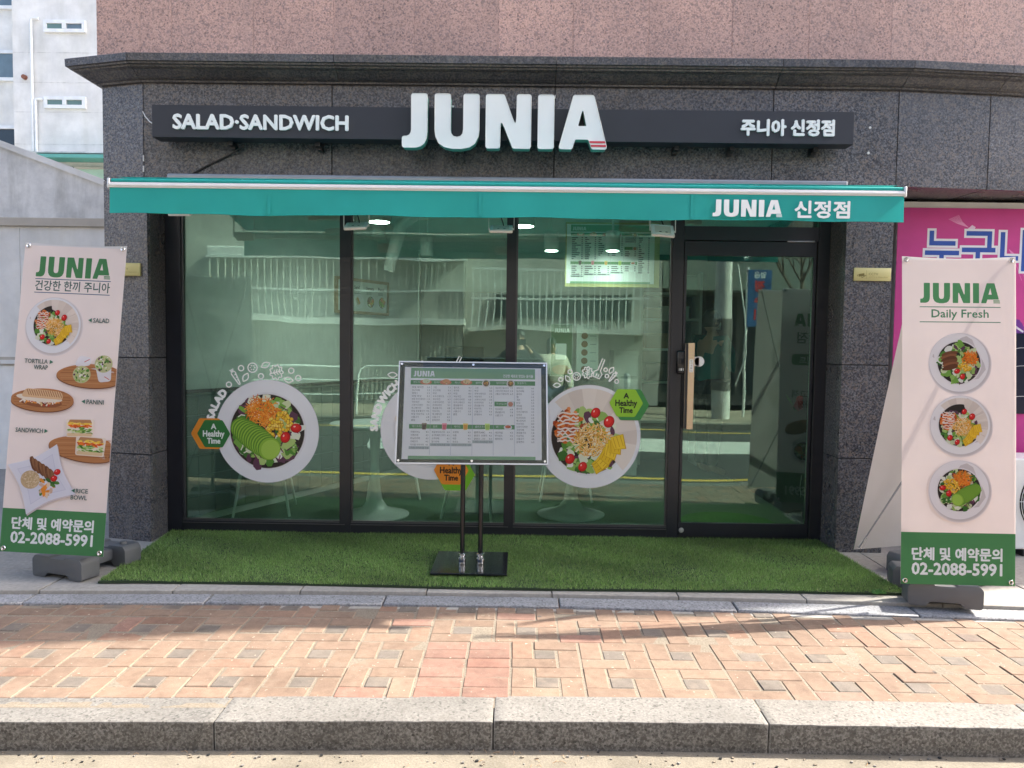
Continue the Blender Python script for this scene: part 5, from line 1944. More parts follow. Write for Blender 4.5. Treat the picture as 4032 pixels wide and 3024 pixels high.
def badge(P, x, y, k, front, back, txt, off):
    hexa = lambda s, dx, dy: rounded([(x + dx + s * q[0], y + dy + s * q[1]) for q in ((-1.12, 0), (-0.6, -0.92), (0.6, -0.92), (1.12, 0), (0.6, 0.92), (-0.6, 0.92))], s * 0.18, 4)
    P.poly(hexa(k * 1.12, *off), back)
    P.poly(hexa(k, 0, 0), front)
    P.text('A', x, y + k * 0.32, k * 0.34, None, txt, 'c', 0.0022)
    P.text('Healthy', x, y - k * 0.32, k * 0.52, k * 1.42, txt, 'c', 0.0022)
    P.text('Time', x, y - k * 0.66, k * 0.36, k * 0.86, txt, 'c', 0.0022)


def sticker(label, cx, cz, r, kind, seed, bd, text, icons, ta):
    o = thing('window_sticker', label, 'sticker', (cx, SY, cz - r), 'round food stickers on the shop windows')
    ar = dict(O=(cx, SY, cz), U=(1, 0, 0), V=(0, 0, 1), N=(0, -1, 0))
    P = Print(); plate(P, 0, 0, r, kind, seed)
    P.build('plate_print', 'print_sticker', o, off=0.0004, **ar)
    P = Print(); icons(P)
    P.build('icon_print', 'print_sticker', o, off=0.0004, **ar)
    if text:
        P = Print(); arc_text(P, text, 0, 0, r * 1.06, ta, 0.050, 0.0055)
        P.build('lettering', 'print_sticker', o, off=0.0004, **ar)
    P = Print(); badge(P, *bd)
    P.build('badge', 'print_sticker', o, off=0.0052, **ar)
    return o


def ic1(P):
    for x, y, r in ((-0.275, 0.332, 0.018), (-0.187, 0.45, 0.019), (-0.045, 0.395, 0.018), (0.172, 0.437, 0.019), (0.222, 0.385, 0.019)): icon_ring(P, x, y, r)
    icon_tomato(P, -0.105, 0.455, 0.033)
    icon_leaf(P, -0.012, 0.475, 0.034, 0.45); icon_leaf(P, -0.155, 0.385, 0.034, 1.05); icon_leaf(P, 0.152, 0.372, 0.034, -0.2)
    icon_lettuce(P, 0.066, 0.425, 0.047, 0.25)
    icon_carrot(P, -0.222, 0.378, 0.052, -1.05)


def ic2(P):
    icon_leaf(P, -0.275, 0.39, 0.034, 0.0); icon_spatula(P, 0.17, 0.45, 1.1); icon_ring(P, -0.16, 0.44, 0.019); icon_ring(P, 0.0, 0.43, 0.019); icon_lettuce(P, -0.07, 0.44, 0.045, 0.2)
    icon_carrot(P, 0.24, 0.36, 0.05, -2.2)


def ic3(P):
    for x, y, r in ((-0.206, 0.407, 0.0145), (-0.140, 0.462, 0.0145), (0.112, 0.480, 0.0125), (0.122, 0.435, 0.0125), (0.192, 0.3975, 0.0135)): icon_ring(P, x, y, r)
    icon_leaf(P, -0.232, 0.365, 0.027, 0.05); icon_leaf(P, -0.156, 0.412, 0.027, -0.95); icon_leaf(P, 0.153, 0.476, 0.026, 0.95)
    icon_tomato(P, -0.093, 0.43, 0.027)
    icon_lettuce(P, -0.016, 0.458, 0.037, 1.45)
    icon_spatula(P, 0.066, 0.475, 1.2)
    icon_carrot(P, 0.160, 0.425, 0.036, -2.25)


sticker('round salad plate sticker with sliced avocado and a green Healthy Time badge', -1.797, 0.728, 0.371, 'avocado', 31,
        (-0.385, -0.022, 0.107, (52, 120, 62), (236, 150, 52), (235, 240, 236), (-0.03, 0.0)), 'SALAD', ic1, 2.95)
sticker('round sandwich plate sticker mostly hidden behind the menu stand', -0.626, 0.755, 0.360, 'sandwich', 32,
        (0.150, -0.288, 0.112, (238, 146, 50), (124, 190, 50), (52, 34, 24), (0.03, -0.03)), 'SANDWICH', ic2, 3.17)
sticker('round plate sticker with grated cheese, tomatoes and a lime Healthy Time badge', 0.503, 0.722, 0.371, 'wrap', 33,
        (0.262, 0.245, 0.107, (150, 200, 58), (66, 140, 74), (40, 46, 30), (0.03, -0.012)), '', ic3, 2.7)

# ================================================================== the room behind the glass
Z0 = 0.02
tag(MB().prism([(-2.48, 5.51), (2.2, 5.51), (2.2, 5.9), (3.3, 5.93), (3.3, 9.28), (-2.48, 9.28)], [], lambda u, v, d: (u, v, d), Z0, -0.1).build('floor', 'green_room_floor'), kind='structure')
tag(MB().box(-2.53, 3.29, 5.41, 9.29, 2.72, 2.76).build('ceiling', 'soft_white'), kind='structure')
tag(MB().prism([(-2.50, 5.512), (-2.44, 5.512), (-1.08, 8.25), (-1.08, 8.4), (-2.5, 8.4)], [], lambda u, v, d: (u, v, d), Z0, 2.718).build('wall_left', 'soft_white'), kind='structure')
tag(MB().box(-1.079, 1.25, 8.40, 8.50, Z0, 2.718).build('wall_back', 'soft_white'), kind='structure')
tag(MB().box(1.251, 3.29, 9.12, 9.28, Z0, 2.718).build('wall_kitchen', 'grey_panel'), kind='structure')
tag(MB().box(1.25, 1.33, 8.5, 9.12, Z0, 2.718).build('wall_kitchen_side', 'soft_white'), kind='structure')
tag(MB().box(3.2, 3.29, 5.93, 9.12, Z0, 2.718).build('wall_right', 'soft_white'), kind='structure')
# dropped soffit over the left wall
tag(MB().box(-2.2, 3.1, 7.3, 8.39, 2.36, 2.719).build('soffit', 'soft_white'), kind='structure')
# tile dado on the slanted wall: teal tiles
dado = bpy.data.objects.new('tile_dado', None); COL.objects.link(dado); dado['kind'] = 'structure'
d = Vector((-1.08 + 2.44, 8.25 - 5.512)); Ld = d.length; d.normalize(); nd = Vector((d.y, -d.x))
tile = MB().box(0.002, 0.148, 0.0, 0.006, 0.002, 0.148).mesh('tile', 'room_tile')
for i in range(int(Ld / 0.15)):
    for k in range(6):
        p = Vector((-2.44, 5.512)) + d * (0.15 * i) + nd * 0.0075
        o = link('tile', tile, dado, (p.x, p.y, Z0 + 0.05 + 0.15 * k))
        o.rotation_euler = (0, 0, math.atan2(d.y, d.x))
m = MB()
m.obox((-1.76 + nd.x * 0.02, 6.88 + nd.y * 0.02, 1.0), (d.x * Ld / 2, d.y * Ld / 2, 0), (nd.x * 0.02, nd.y * 0.02, 0), (0, 0, 0.012))
m.build('dado_rail', 'dark_wood', dado)

# framed poster on the slanted wall
pc = Vector((-2.44, 5.512)) + d * 2.08
po = thing('framed_poster', 'wood-framed food poster on the slanted wall behind the window', 'picture', (pc.x, pc.y, 1.64))
U3, V3, N3 = Vector((d.x, d.y, 0)), Vector((0, 0, 1)), Vector((nd.x, nd.y, 0))
O3 = Vector((pc.x, pc.y, 1.64)) + N3 * 0.015
m = MB()
for cu, cv, hu, hv in ((0, 0.012, 0.40, 0.013), (0, 0.318, 0.40, 0.013)):
    m.obox(O3 + U3 * cu + V3 * cv, U3 * hu, V3 * hv, N3 * 0.014)
for s in (-1, 1):
    m.obox(O3 + U3 * s * 0.388 + V3 * 0.165, U3 * 0.012, V3 * 0.139, N3 * 0.014)
m.build('frame', 'light_wood', po)
P = Print()
P.rect(-0.375, 0.026, 0.375, 0.305, (222, 226, 224))
rg = random.Random(5)
for i, (x, t) in enumerate(((-0.27, 'Salad'), (-0.09, 'Sand'), (0.09, 'Sweets'), (0.27, 'Panini'))):
    plate(P, x + 0.02, 0.12, 0.075, ['wrap', 'sandwich', 'meat', 'avocado'][i], 40 + i)
    P.text(t, x - 0.05, 0.235, 0.03, None, (50, 70, 60), bold=0.001)
    for k in range(3):
        P.rect(x - 0.05, 0.212 - k * 0.011, x + 0.03, 0.216 - k * 0.011, (120, 130, 126))
P.build('poster', 'print_board', po, O3 + N3 * 0.002, U3, V3, N3)

# counter, menu panel, posters, shelf, cabinet
co = thing('service_counter', 'dark grey service counter across the back of the shop', 'counter', (-0.2, 7.9, Z0))
MB().box(-1.06, 0.95, 7.72, 8.10, Z0, 1.02).build('body', 'grey_panel', co)
MB().box(-1.065, 0.98, 7.66, 8.14, 1.021, 1.06).build('top', 'dark_wood', co)
tag(MB().box(-1.07, -0.10, 8.33, 8.395, 1.062, 1.93).build('wall_panel', 'grey_panel'), 'dark grey panel on the back wall behind the counter', 'panel')
mb = thing('wall_menu', 'large wall menu panel with a green header hung high on the back wall', 'menu board', (0.86, 7.25, 1.96))
MB().box(0.42, 1.30, 7.255, 7.285, 1.92, 2.52).build('panel', 'gold_plate', mb)
P = Print(); menu_print(P, 0.82, 0.55, full=False, seed=9)
P.build('price_list', 'print_board', mb, (0.84, 7.252, 1.95), (1, 0, 0), (0, 0, 1), (0, -1, 0))
for nm, x, z, c, lb in (('a', 0.42, 1.12, (96, 120, 96), 'green poster leaning on the counter'), ('b', 0.68, 1.12, (205, 212, 208), 'white price poster with round dishes on the counter')):
    t = thing('counter_poster', lb, 'poster', (x, 7.68, z - 0.05))
    MB().box(x - 0.11, x + 0.11, 7.69, 7.70, 1.062, 1.58).build('sheet', 'soft_white', t)
    P = Print()
    P.rect(-0.105, 0, 0.105, 0.51, c)
    if nm == 'a':
        P.logo(-0.07, 0.43, 0.04, (230, 235, 230), w=0.15)
        P.poly(rounded([(-0.06, 0.16), (0.05, 0.16), (0.05, 0.32), (-0.06, 0.32)], 0.01), (224, 230, 226))
        P.ell(0, 0.06, 0.09, 0.05, (150, 110, 70), 16)
    else:
        P.text('주니아', 0, 0.46, 0.03, None, (120, 140, 130), 'c')
        for k in range(5): P.ell(-0.03, 0.40 - k * 0.083, 0.033, 0.033, (130, 100, 80), 14); P.rect(0.025, 0.395 - k * 0.083, 0.085, 0.402 - k * 0.083, (140, 150, 150))
    P.build('print', 'print_board', t, (x, 7.689, 1.065), (1, 0, 0), (0, 0, 1), (0, -1, 0))
# till, jars, plant on the counter
o = thing('potted_plant', 'small spiky plant in a brown pot on the counter', 'plant', (-0.15, 7.82, 1.06))
MB().lathe(-0.15, 7.82, [(0.045, 1.061), (0.065, 1.13), (0.062, 1.135)], 14).build('pot', 'card_brown', o, smooth=True)
m = MB()
for i in range(40):
    a = rng.uniform(0, 6.28); q = rng.uniform(0.03, 0.09); hgt = rng.uniform(0.04, 0.11)
    m.cyl((-0.15, 7.82, 1.12), (-0.15 + q * math.cos(a), 7.82 + q * math.sin(a), 1.13 + hgt), 0.006, 0.001, 4)
m.build('leaves', 'leaf_green', o)
for i, x in enumerate((0.02, 0.12)):
    o = thing('glass_jar', 'clear lidded jar on the counter, ' + ('next to the spiky plant' if i == 0 else 'farther from the spiky plant'), 'jar', (x, 7.8, 1.06), 'jars on the counter')
    MB().lathe(x, 7.8, [(0.038, 1.061), (0.040, 1.07), (0.040, 1.17), (0.032, 1.185)], 16).build('body', 'soft_white', o, smooth=True)
    MB().cyl((x, 7.8, 1.186), (x, 7.8, 1.205), 0.034, n=16).build('lid', 'alu', o)
o = thing('till_screen', 'dark till screen standing on the counter', 'till', (-0.55, 7.8, 1.06))
MB().box(-0.75, -0.36, 7.80, 7.825, 1.10, 1.34).build('screen', 'black_gloss', o, bev=0.006)
MB().box(-0.6, -0.5, 7.78, 7.86, 1.061, 1.10).build('foot', 'black_powder', o)
m = MB()
sh = thing('kitchen_shelf', 'open kitchen shelf unit with boxes seen past the mullion by the door', 'shelf', (1.75, 8.9, Z0))
for x in (1.36, 2.02):
    MB().box(x, x + 0.03, 8.7, 9.1, Z0, 2.2).build('upright', 'soft_white', sh)
for z in (0.5, 0.95, 1.32, 1.66, 1.95):
    MB().box(1.391, 2.019, 8.7, 9.1, z, z + 0.025).build('shelf_board', 'soft_white', sh)
for i, (x, z, wx, hz, mt, lb) in enumerate(((1.42, 1.686, 0.18, 0.12, 'card_brown', 'brown box on the third shelf beside the white box'), (1.62, 1.686, 0.30, 0.14, 'soft_white', 'wide white box on the third kitchen shelf'),
                                       (1.44, 1.346, 0.34, 0.17, 'card_brown', 'brown carton on the second kitchen shelf'), (1.8, 1.976, 0.2, 0.2, 'soft_white', 'stack of white tubs on the top kitchen shelf'), (1.45, 0.976, 0.4, 0.2, 'dark_wood', 'dark crate on the lowest visible kitchen shelf'))):
    m = MB().box(x, x + wx, 8.78, 9.02, z, z + hz - 0.02)
    m.box(x - 0.005, x + wx + 0.005, 8.775, 9.025, z + hz - 0.019, z + hz)
    tag(m.build('storage_box', mt, bev=0.003), lb, 'box', 'boxes on the kitchen shelf')
o = thing('drawer_cabinet', 'pale drawer cabinet behind the counter poster', 'cabinet', (1.12, 8.2, Z0))
MB().box(0.98, 1.24, 7.98, 8.38, Z0, 1.32).build('body', 'soft_white', o)
for k in range(4):
    MB().box(0.99, 1.23, 7.965, 7.979, 0.30 + k * 0.25, 0.52 + k * 0.25).build('drawer', 'white_paint', o, bev=0.003)
# cassette air conditioner
o = thing('ceiling_air_conditioner', 'white cassette air conditioner set into the shop ceiling', 'air conditioner', (-0.4, 6.5, 2.66))
MB().box(-0.85, 0.05, 6.1, 7.0, 2.66, 2.719).build('panel', 'white_paint', o, bev=0.01, seg=2)
MB().box(-0.68, -0.12, 6.27, 6.83, 2.652, 2.659).build('grille', 'grey_panel', o)
for x0, x1, y0, y1 in ((-0.7, -0.1, 6.14, 6.2), (-0.7, -0.1, 6.9, 6.96), (-0.81, -0.75, 6.25, 6.85), (-0.05, 0.01, 6.25, 6.85)):
    MB().box(x0, x1, y0, y1, 2.648, 2.6595).build('louvre', 'white_gloss', o)
# spot lamps
LP = [(-1.135, 6.2, 2.335, 0.095, 'big white cylinder spot lamp lit near the awning, over the sandwich sticker', 1),
      (0.017, 6.2, 2.315, 0.095, 'big white cylinder spot lamp lit near the awning, beside the wall menu mullion', 1),
      (0.28, 7.05, 2.225, 0.065, 'small hanging spot lamp lit beside the left edge of the wall menu', 1),
      (0.83, 7.0, 2.225, 0.065, 'small hanging spot lamp lit in front of the wall menu', 1),
      (2.25, 7.6, 2.265, 0.08, 'ceiling spot lamp lit over the kitchen, nearer the door', 1),
      (2.32, 8.2, 2.22, 0.08, 'ceiling spot lamp lit over the kitchen, farther from the door', 1),
      (-1.27, 6.9, 2.32, 0.065, 'unlit white spot lamp aimed at the slanted wall left of the chained pipe', 0),
      (-0.86, 7.1, 2.17, 0.06, 'unlit white spot lamp hanging below the ceiling unit', 0)]
for i, (x, y, z, r, lb, on) in enumerate(LP):
    o = thing('spot_lamp', lb, 'lamp', (x, y, z), 'ceiling spot lamps')
    top = 2.719 if y < 7.3 else 2.359
    MB().lathe(x, y, [(r * 0.93, z), (r, z + 0.004), (r, z + 0.17), (r * 0.9, z + 0.176)] if y < 7.3 else [(r * 0.93, z), (r, z + 0.004), (r, top - 0.006), (r * 0.9, top - 0.002)], 24).build('shade', 'white_paint', o, smooth=True)
    if y < 7.3: MB().cyl((x, y, z + 0.17), (x, y, top), 0.010, n=8).build('stem', 'white_paint', o)
    MB().cyl((x, y, z - 0.002), (x, y, z - 0.0005), r * 0.86, n=24).build('bulb', 'lamp_glow' if on else 'soft_white', o)
    if on:
        ld = bpy.data.lights.new('spot_light', 'SPOT')
        ld.energy = (6.0 if y > 7.3 else 8.0) if abs(y - 7.0) > 0.1 else 3.0
        ld.color = (1.0, 0.95, 0.86)
        ld.spot_size = R(150); ld.spot_blend = 0.8
        ld.shadow_soft_size = r * 0.8
        lo = bpy.data.objects.new('bulb_light', ld)
        COL.objects.link(lo); lo.parent = o; lo.location = (0, 0, -0.012)
# flexible white pipe from the ceiling
tag(MB().tube([(-0.75, 7.0, 2.55), (-0.95, 7.0, 2.53), (-1.08, 7.0, 2.44), (-1.12, 7.0, 2.30), (-1.16, 7.0, 2.15), (-1.19, 7.0, 2.02)], [0.055, 0.055, 0.058, 0.06, 0.058, 0.05], 14).build('duct_hose', 'soft_white', smooth=True), 'pale flexible duct hose bending down from the ceiling', 'duct')
m = MB()
for i in range(60):
    m.cyl((-0.79, 6.0, 2.7 - i * 0.03), (-0.79, 6.0, 2.677 - i * 0.03), 0.0045, n=5)
tag(m.build('pull_chain', 'soft_white', merge=False), 'thin white bead chain hanging behind the middle window', 'chain')


# tulip tables and chairs
def tulip_table(x, y, r, lb):
    o = thing('tulip_table', lb, 'table', (x, y, Z0), 'white tulip tables')
    MB().lathe(x, y, [(0.27, Z0), (0.27, Z0 + 0.008), (0.2, Z0 + 0.025), (0.10, Z0 + 0.06), (0.06, Z0 + 0.12), (0.04, Z0 + 0.25), (0.034, Z0 + 0.42), (0.04, Z0 + 0.6), (0.075, Z0 + 0.68), (0.1, Z0 + 0.695)], 28).build('pedestal', 'white_gloss', o, smooth=True)
    MB().lathe(x, y, [(r * 0.93, Z0 + 0.696), (r, Z0 + 0.712), (r, Z0 + 0.722), (r * 0.99, Z0 + 0.726)], 40).build('table_top', 'white_gloss', o, smooth=True)


def shell_chair(x, y, yaw, lb):
    o = thing('shell_chair', lb, 'chair', (x, y, Z0), 'white shell chairs')
    ca, sa = math.cos(yaw), math.sin(yaw)
    f = lambda a, b, z: (x + a * ca - b * sa, y + a * sa + b * ca, Z0 + z)
    vs, fs = [], []
    nu, nv = 14, 14
    for j in range(nv + 1):
        t = j / nv
        for i in range(nu + 1):
            s = i / nu * 2 - 1
            if t < 0.5:
                q = t / 0.5
                b, z = -0.22 + 0.40 * q, 0.45 - 0.02 * math.sin(q * 3.1)
                wdt = 0.20 + 0.03 * math.sin(q * 3.1); lift = 0.05 * s * s * q
            else:
                q = (t - 0.5) / 0.5
                b, z = 0.18 + 0.09 * math.sin(q * 1.5), 0.45 + 0.37 * q
                wdt = 0.215 - 0.05 * q * q; lift = 0.0
                b -= 0.05 * s * s
            vs.append(f(s * wdt, b, z + lift))
    for j in range(nv):
        for i in range(nu):
            a = j * (nu + 1) + i
            fs.append((a, a + 1, a + nu + 2, a + nu + 1))
    k = len(vs)
    vs += [(p[0] + 0.006 * sa, p[1] - 0.006 * ca, p[2] - 0.010) for p in vs]
    fs += [tuple(k + i for i in reversed(q)) for q in fs]
    MB().add(vs, fs).build('shell', 'white_gloss', o, smooth=True, fix=False)
    for a, b in ((-0.15, -0.15), (0.15, -0.15), (-0.15, 0.13), (0.15, 0.13)):
        MB().cyl(f(a, b, 0.43), f(a * 1.5, b * 1.5, 0.0), 0.013, 0.010, 10).build('leg', 'white_paint', o, smooth=True)


tulip_table(-1.12, 5.98, 0.35, 'white tulip table behind the middle window')
tulip_table(0.43, 6.10, 0.35, 'white tulip table behind the cheese plate sticker')
shell_chair(-2.02, 6.05, R(100), 'white shell chair behind the avocado salad sticker')
shell_chair(-1.10, 6.75, R(10), 'white shell chair tucked at the middle tulip table')
shell_chair(0.42, 5.80 + 0.98, R(0), 'white shell chair beyond the tulip table behind the cheese plate sticker')
shell_chair(-0.30, 6.0, R(250), 'white shell chair behind the menu stand')
# flower pot with ribbon by the door, inside
fp = thing('gift_plant', 'potted gift plant with ribbon and red flowers inside the door', 'plant', (2.45, 5.98, Z0))
MB().lathe(2.45, 6.1, [(0.15, Z0), (0.17, Z0 + 0.42), (0.16, Z0 + 0.43)], 24).build('pot', 'soft_white', fp, smooth=True)
MB().lathe(2.45, 6.1, [(0.2, Z0 + 0.0), (0.2, Z0 + 0.02), (0.19, Z0 + 0.021)], 20).build('saucer', 'dark_wood', fp)
m = MB()
for i in range(26):
    a = rng.uniform(0, 6.28); q = rng.uniform(0.05, 0.28); z = rng.uniform(0.5, 1.1)
    p0 = Vector((2.45, 6.1, 0.44)); p1 = Vector((2.45 + q * math.cos(a), 6.1 + q * 0.6 * math.sin(a), z))
    m.cyl(p0, p1, 0.006, 0.003, 5)
    s2 = Vector((math.cos(a + 1.5), math.sin(a + 1.5), 0)) * 0.05
    up_ = Vector((math.cos(a) * 0.06, math.sin(a) * 0.06, 0.10))
    m.add([p1, p1 + up_ * 0.5 + s2, p1 + up_, p1 + up_ * 0.5 - s2], [(0, 1, 2, 3)])
m.build('foliage', 'leaf_green', fp)
m = MB()
for i in range(6):
    p = Vector((2.18 + rng.uniform(-0.03, 0.03), 5.95, 0.95 + rng.uniform(-0.05, 0.05)))
    for k in range(7):
        a = k * 0.9
        m.add([p, p + Vector((0.03 * math.cos(a), -0.01, 0.03 * math.sin(a))), p + Vector((0.03 * math.cos(a + 0.7), 0.01, 0.03 * math.sin(a + 0.7)))], [(0, 1, 2)])
m.build('flower', 'flower_red', fp)
for x in (2.2, 2.29):
    MB().tube([(x, 5.95, 0.9), (x + 0.02, 5.93, 0.6), (x - 0.01, 5.93, 0.3), (x + 0.01, 5.93, 0.12)], 0.002, 4).build('ribbon_cord', 'ribbon_white', fp)
m = MB(); m.box(2.2, 2.255, 5.925, 5.927, 0.12, 0.78)
rb = m.build('ribbon', 'ribbon_white', fp)
P = Print()
for k, c in enumerate('번창하세요'):
    P.text(c, 0.0, 0.5 - k * 0.11, 0.045, None, (50, 40, 40), 'c')
P.build('ribbon_text', 'print_board', fp, (2.2275, 5.924, 0.16), (1, 0, 0), (0, 0, 1), (0, -1, 0))
tag(MB().lathe(1.62, 5.86, [(0.36, Z0 + 0.001), (0.36, Z0 + 0.012), (0.35, Z0 + 0.014)], 36).build('door_rug', 'leaf_green'), 'round green rug lying just inside the door', 'rug')


# ================================================================== people
def person(label, loc, yaw, hgt, top, bottom, pose, hair='short', extra=None, puffy=False):
    o = thing('person', label, 'person', loc)
    k = hgt / 1.72
    ca, sa = math.cos(yaw), math.sin(yaw)
    T = lambda p: Vector((loc[0] + (p[0] * ca - p[1] * sa) * k, loc[1] + (p[0] * sa + p[1] * ca) * k, loc[2] + p[2] * k))

    def skin(name, mat, chains, root=0):
        vs, ed, rad = [], [], []
        idx = {}
        for ch_ in chains:
            prev = None
            for p, r in ch_:
                key = tuple(round(c, 4) for c in p)
                if key not in idx:
                    idx[key] = len(vs); vs.append(p); rad.append(r)
                i = idx[key]
                if prev is not None and prev != i: ed.append((prev, i))
                prev = i
        me = bpy.data.meshes.new(name)
        me.from_pydata([T(p) - Vector(loc) for p in vs], ed, [])
        me.materials.append(MATS[mat])
        ob = link(name, me, o)
        md = ob.modifiers.new('skin', 'SKIN')
        md.use_smooth_shade = True
        for i, sv in enumerate(me.skin_vertices[0].data):
            r = rad[i]
            sv.radius = (r[0] * k, r[1] * k) if isinstance(r, tuple) else (r * k, r * k)
            sv.use_root = (i == root)
        sd = ob.modifiers.new('sub', 'SUBSURF')
        sd.levels = 1; sd.render_levels = 1
        return ob
    J = pose
    pel, ch_, nk = (0, 0, 0.95), (0, J.get('bend', 0.0) * 0.5, 1.28), (0, J.get('bend', 0.0), 1.45)
    hd = (nk[0] + J.get('hx', 0), nk[1] + J.get('hy', 0.02), 1.60 + J.get('hz', 0))
    chains = [[(pel, (0.14, 0.10)), (ch_, (0.15, 0.10)), (nk, 0.055), ((hd[0], hd[1], hd[2] - 0.06), 0.05)]]
    arms = []
    for s, key in ((-1, 'L'), (1, 'R')):
        sho = (s * 0.185, nk[1], 1.40)
        el, wr = J[key]
        chains.append([(ch_, (0.15, 0.10)), (sho, 0.05), (el, 0.042), (wr, 0.028)])
        dv = (Vector(wr) - Vector(el)).normalized()
        sd_ = dv.cross(Vector((0, 0, 1)) if abs(dv.z) < 0.9 else Vector((1, 0, 0))).normalized()
        pw = Vector(wr) + dv * 0.075
        chains.append([(wr, 0.028), (tuple(pw), (0.036, 0.018))])
        nrm_ = sd_.cross(dv)
        for q, L in ((-1.5, 0.06), (-0.5, 0.075), (0.5, 0.07), (1.5, 0.055)):
            b = pw + sd_ * q * 0.017
            chains.append([(tuple(pw), (0.036, 0.018)), (tuple(b + dv * 0.02), 0.0085), (tuple(b + dv * (L * 0.7) - nrm_ * 0.012), 0.008), (tuple(b + dv * L - nrm_ * 0.035), 0.007)])
        th = Vector(wr) + dv * 0.03 + sd_ * 0.03
        chains.append([(wr, 0.028), (tuple(th), 0.011), (tuple(th + dv * 0.045 + sd_ * 0.015), 0.009)])
        arms.append((sho, el, wr))
    legs = []
    for s in (-1, 1):
        hip, kn, an = (s * 0.09, 0, 0.92), (s * 0.10, -0.02, 0.50), (s * 0.10, 0.01, 0.09)
        chains.append([(pel, (0.14, 0.10)), (hip, 0.085), (kn, 0.055), (an, 0.036), ((s * 0.11, -0.16, 0.035), 0.035)])
        legs.append((hip, kn, an))
    skin('body', 'skin', chains)
    e = 0.05 if puffy else 0.018
    tc = [[((0, 0, 0.88), (0.16 + e, 0.12 + e)), (ch_, (0.165 + e, 0.115 + e)), ((nk[0], nk[1], 1.42), (0.10 + e * 0.6, 0.075))]]
    for sho, el, wr in arms:
        w2 = tuple(Vector(el).lerp(Vector(wr), 0.9 if J.get('long', True) else 0.15))
        tc.append([(ch_, (0.165 + e, 0.115 + e)), (sho, 0.066 + e * 0.7), (el, 0.056 + e * 0.6), (w2, 0.042 + e * 0.5)])
    skin('top', top, tc)
    skin('trousers', bottom, [[((0, 0, 0.96), (0.155, 0.115)), (l[0], 0.105), (l[1], 0.075), ((l[2][0], l[2][1], 0.10), 0.058)] for l in legs])
    # head
    hc = Vector(hd)
    m = MB()
    n1, n2 = 16, 14
    fy = J.get('face', -1)
    vs = []
    for j in range(n2 + 1):
        b = math.pi * j / n2
        z = math.cos(b) * 0.118
        for i in range(n1):
            a = 2 * math.pi * i / n1
            rx, ry = 0.076 * math.sin(b), 0.096 * math.sin(b)
            if z < -0.03: rx *= 1 - 0.9 * (abs(z) - 0.03); ry *= 1 - 0.7 * (abs(z) - 0.03)
            vs.append(Vector((rx * math.cos(a), ry * math.sin(a), z)))
    fs = [(j * n1 + i, j * n1 + (i + 1) % n1, (j + 1) * n1 + (i + 1) % n1, (j + 1) * n1 + i) for j in range(n2) for i in range(n1)]
    hy_ = J.get('turn', 0.0)
    ct, st = math.cos(hy_), math.sin(hy_)
    HT = lambda v: T(hc + Vector((v[0] * ct - v[1] * st, v[0] * st + v[1] * ct, v[2])))
    m.add([HT(v) for v in vs], fs)
    m.cyl(HT((0, -0.09, 0.015)), HT((0, -0.118, -0.03)), 0.008 * k, 0.016 * k, 8)
    for s in (-1, 1):
        m.obox(HT((s * 0.078, 0.01, -0.005)), (HT((0.008, 0, 0)) - HT((0, 0, 0))), (HT((0, 0.02, 0)) - HT((0, 0, 0))), (0, 0, 0.03 * k))
    head = m.build('head', 'skin', o, smooth=True, merge=True)
    m = MB()
    for s in (-1, 1):
        m.obox(HT((s * 0.03, -0.094, 0.005)), HT((0.014, 0, 0)) - HT((0, 0, 0)), HT((0, 0.004, 0)) - HT((0, 0, 0)), (0, 0, 0.005 * k))
        m.obox(HT((s * 0.03, -0.094, 0.026)), HT((0.017, 0, 0)) - HT((0, 0, 0)), HT((0, 0.004, 0)) - HT((0, 0, 0)), (0, 0, 0.0035 * k))
    m.obox(HT((0, -0.092, -0.06)), HT((0.022, 0, 0)) - HT((0, 0, 0)), HT((0, 0.004, 0)) - HT((0, 0, 0)), (0, 0, 0.003 * k))
    m.build('eyes_and_mouth', 'hair', head)
    m = MB()
    hv = []
    n2h = 8
    for j in range(n2h + 1):
        b = R(118) * j / n2h
        for i in range(n1):
            a = 2 * math.pi * i / n1
            front = max(0, -math.sin(a))
            bb = b * (1 - 0.42 * front)
            z = math.cos(bb) * 0.130 - (0.12 if (hair == 'long' and j == n2h and front < 0.5) else 0)
            hv.append(HT((0.088 * math.sin(max(bb, 0.01)), 0, 0)[:0] or (0.088 * math.sin(bb) * math.cos(a), 0.108 * math.sin(bb) * math.sin(a), z)))
    m.add(hv, [(j * n1 + i, j * n1 + (i + 1) % n1, (j + 1) * n1 + (i + 1) % n1, (j + 1) * n1 + i) for j in range(n2h) for i in range(n1)])
    m.build('hair', 'hair', o, smooth=True, merge=True)
    if extra == 'mask':
        m = MB()
        mv = []
        for j in range(5):
            for i in range(9):
                a = R(-70 + 140 * i / 8)
                z = -0.012 - 0.075 * j / 4
                mv.append(HT((0.083 * math.sin(a), -0.104 * math.cos(a) - 0.012 * math.cos(a), z)))
        m.add(mv, [(j * 9 + i, j * 9 + i + 1, j * 9 + i + 10, j * 9 + i + 9) for j in range(4) for i in range(8)])
        m.build('face_mask', 'mask_grey', o, smooth=True, fix=False)
    if extra == 'cap':
        m = MB()
        m.add([HT((0.094 * math.sin(R(75) * j / 5) * math.cos(2 * math.pi * i / 16), 0.114 * math.sin(R(75) * j / 5) * math.sin(2 * math.pi * i / 16), math.cos(R(75) * j / 5) * 0.14)) for j in range(6) for i in range(16)],
              [(j * 16 + i, j * 16 + (i + 1) % 16, (j + 1) * 16 + (i + 1) % 16, (j + 1) * 16 + i) for j in range(5) for i in range(16)])
        m.obox(HT((0, -0.15, 0.045)), HT((0.07, 0, 0)) - HT((0, 0, 0)), HT((0, 0.06, 0)) - HT((0, 0, 0)), (0, 0, 0.004))
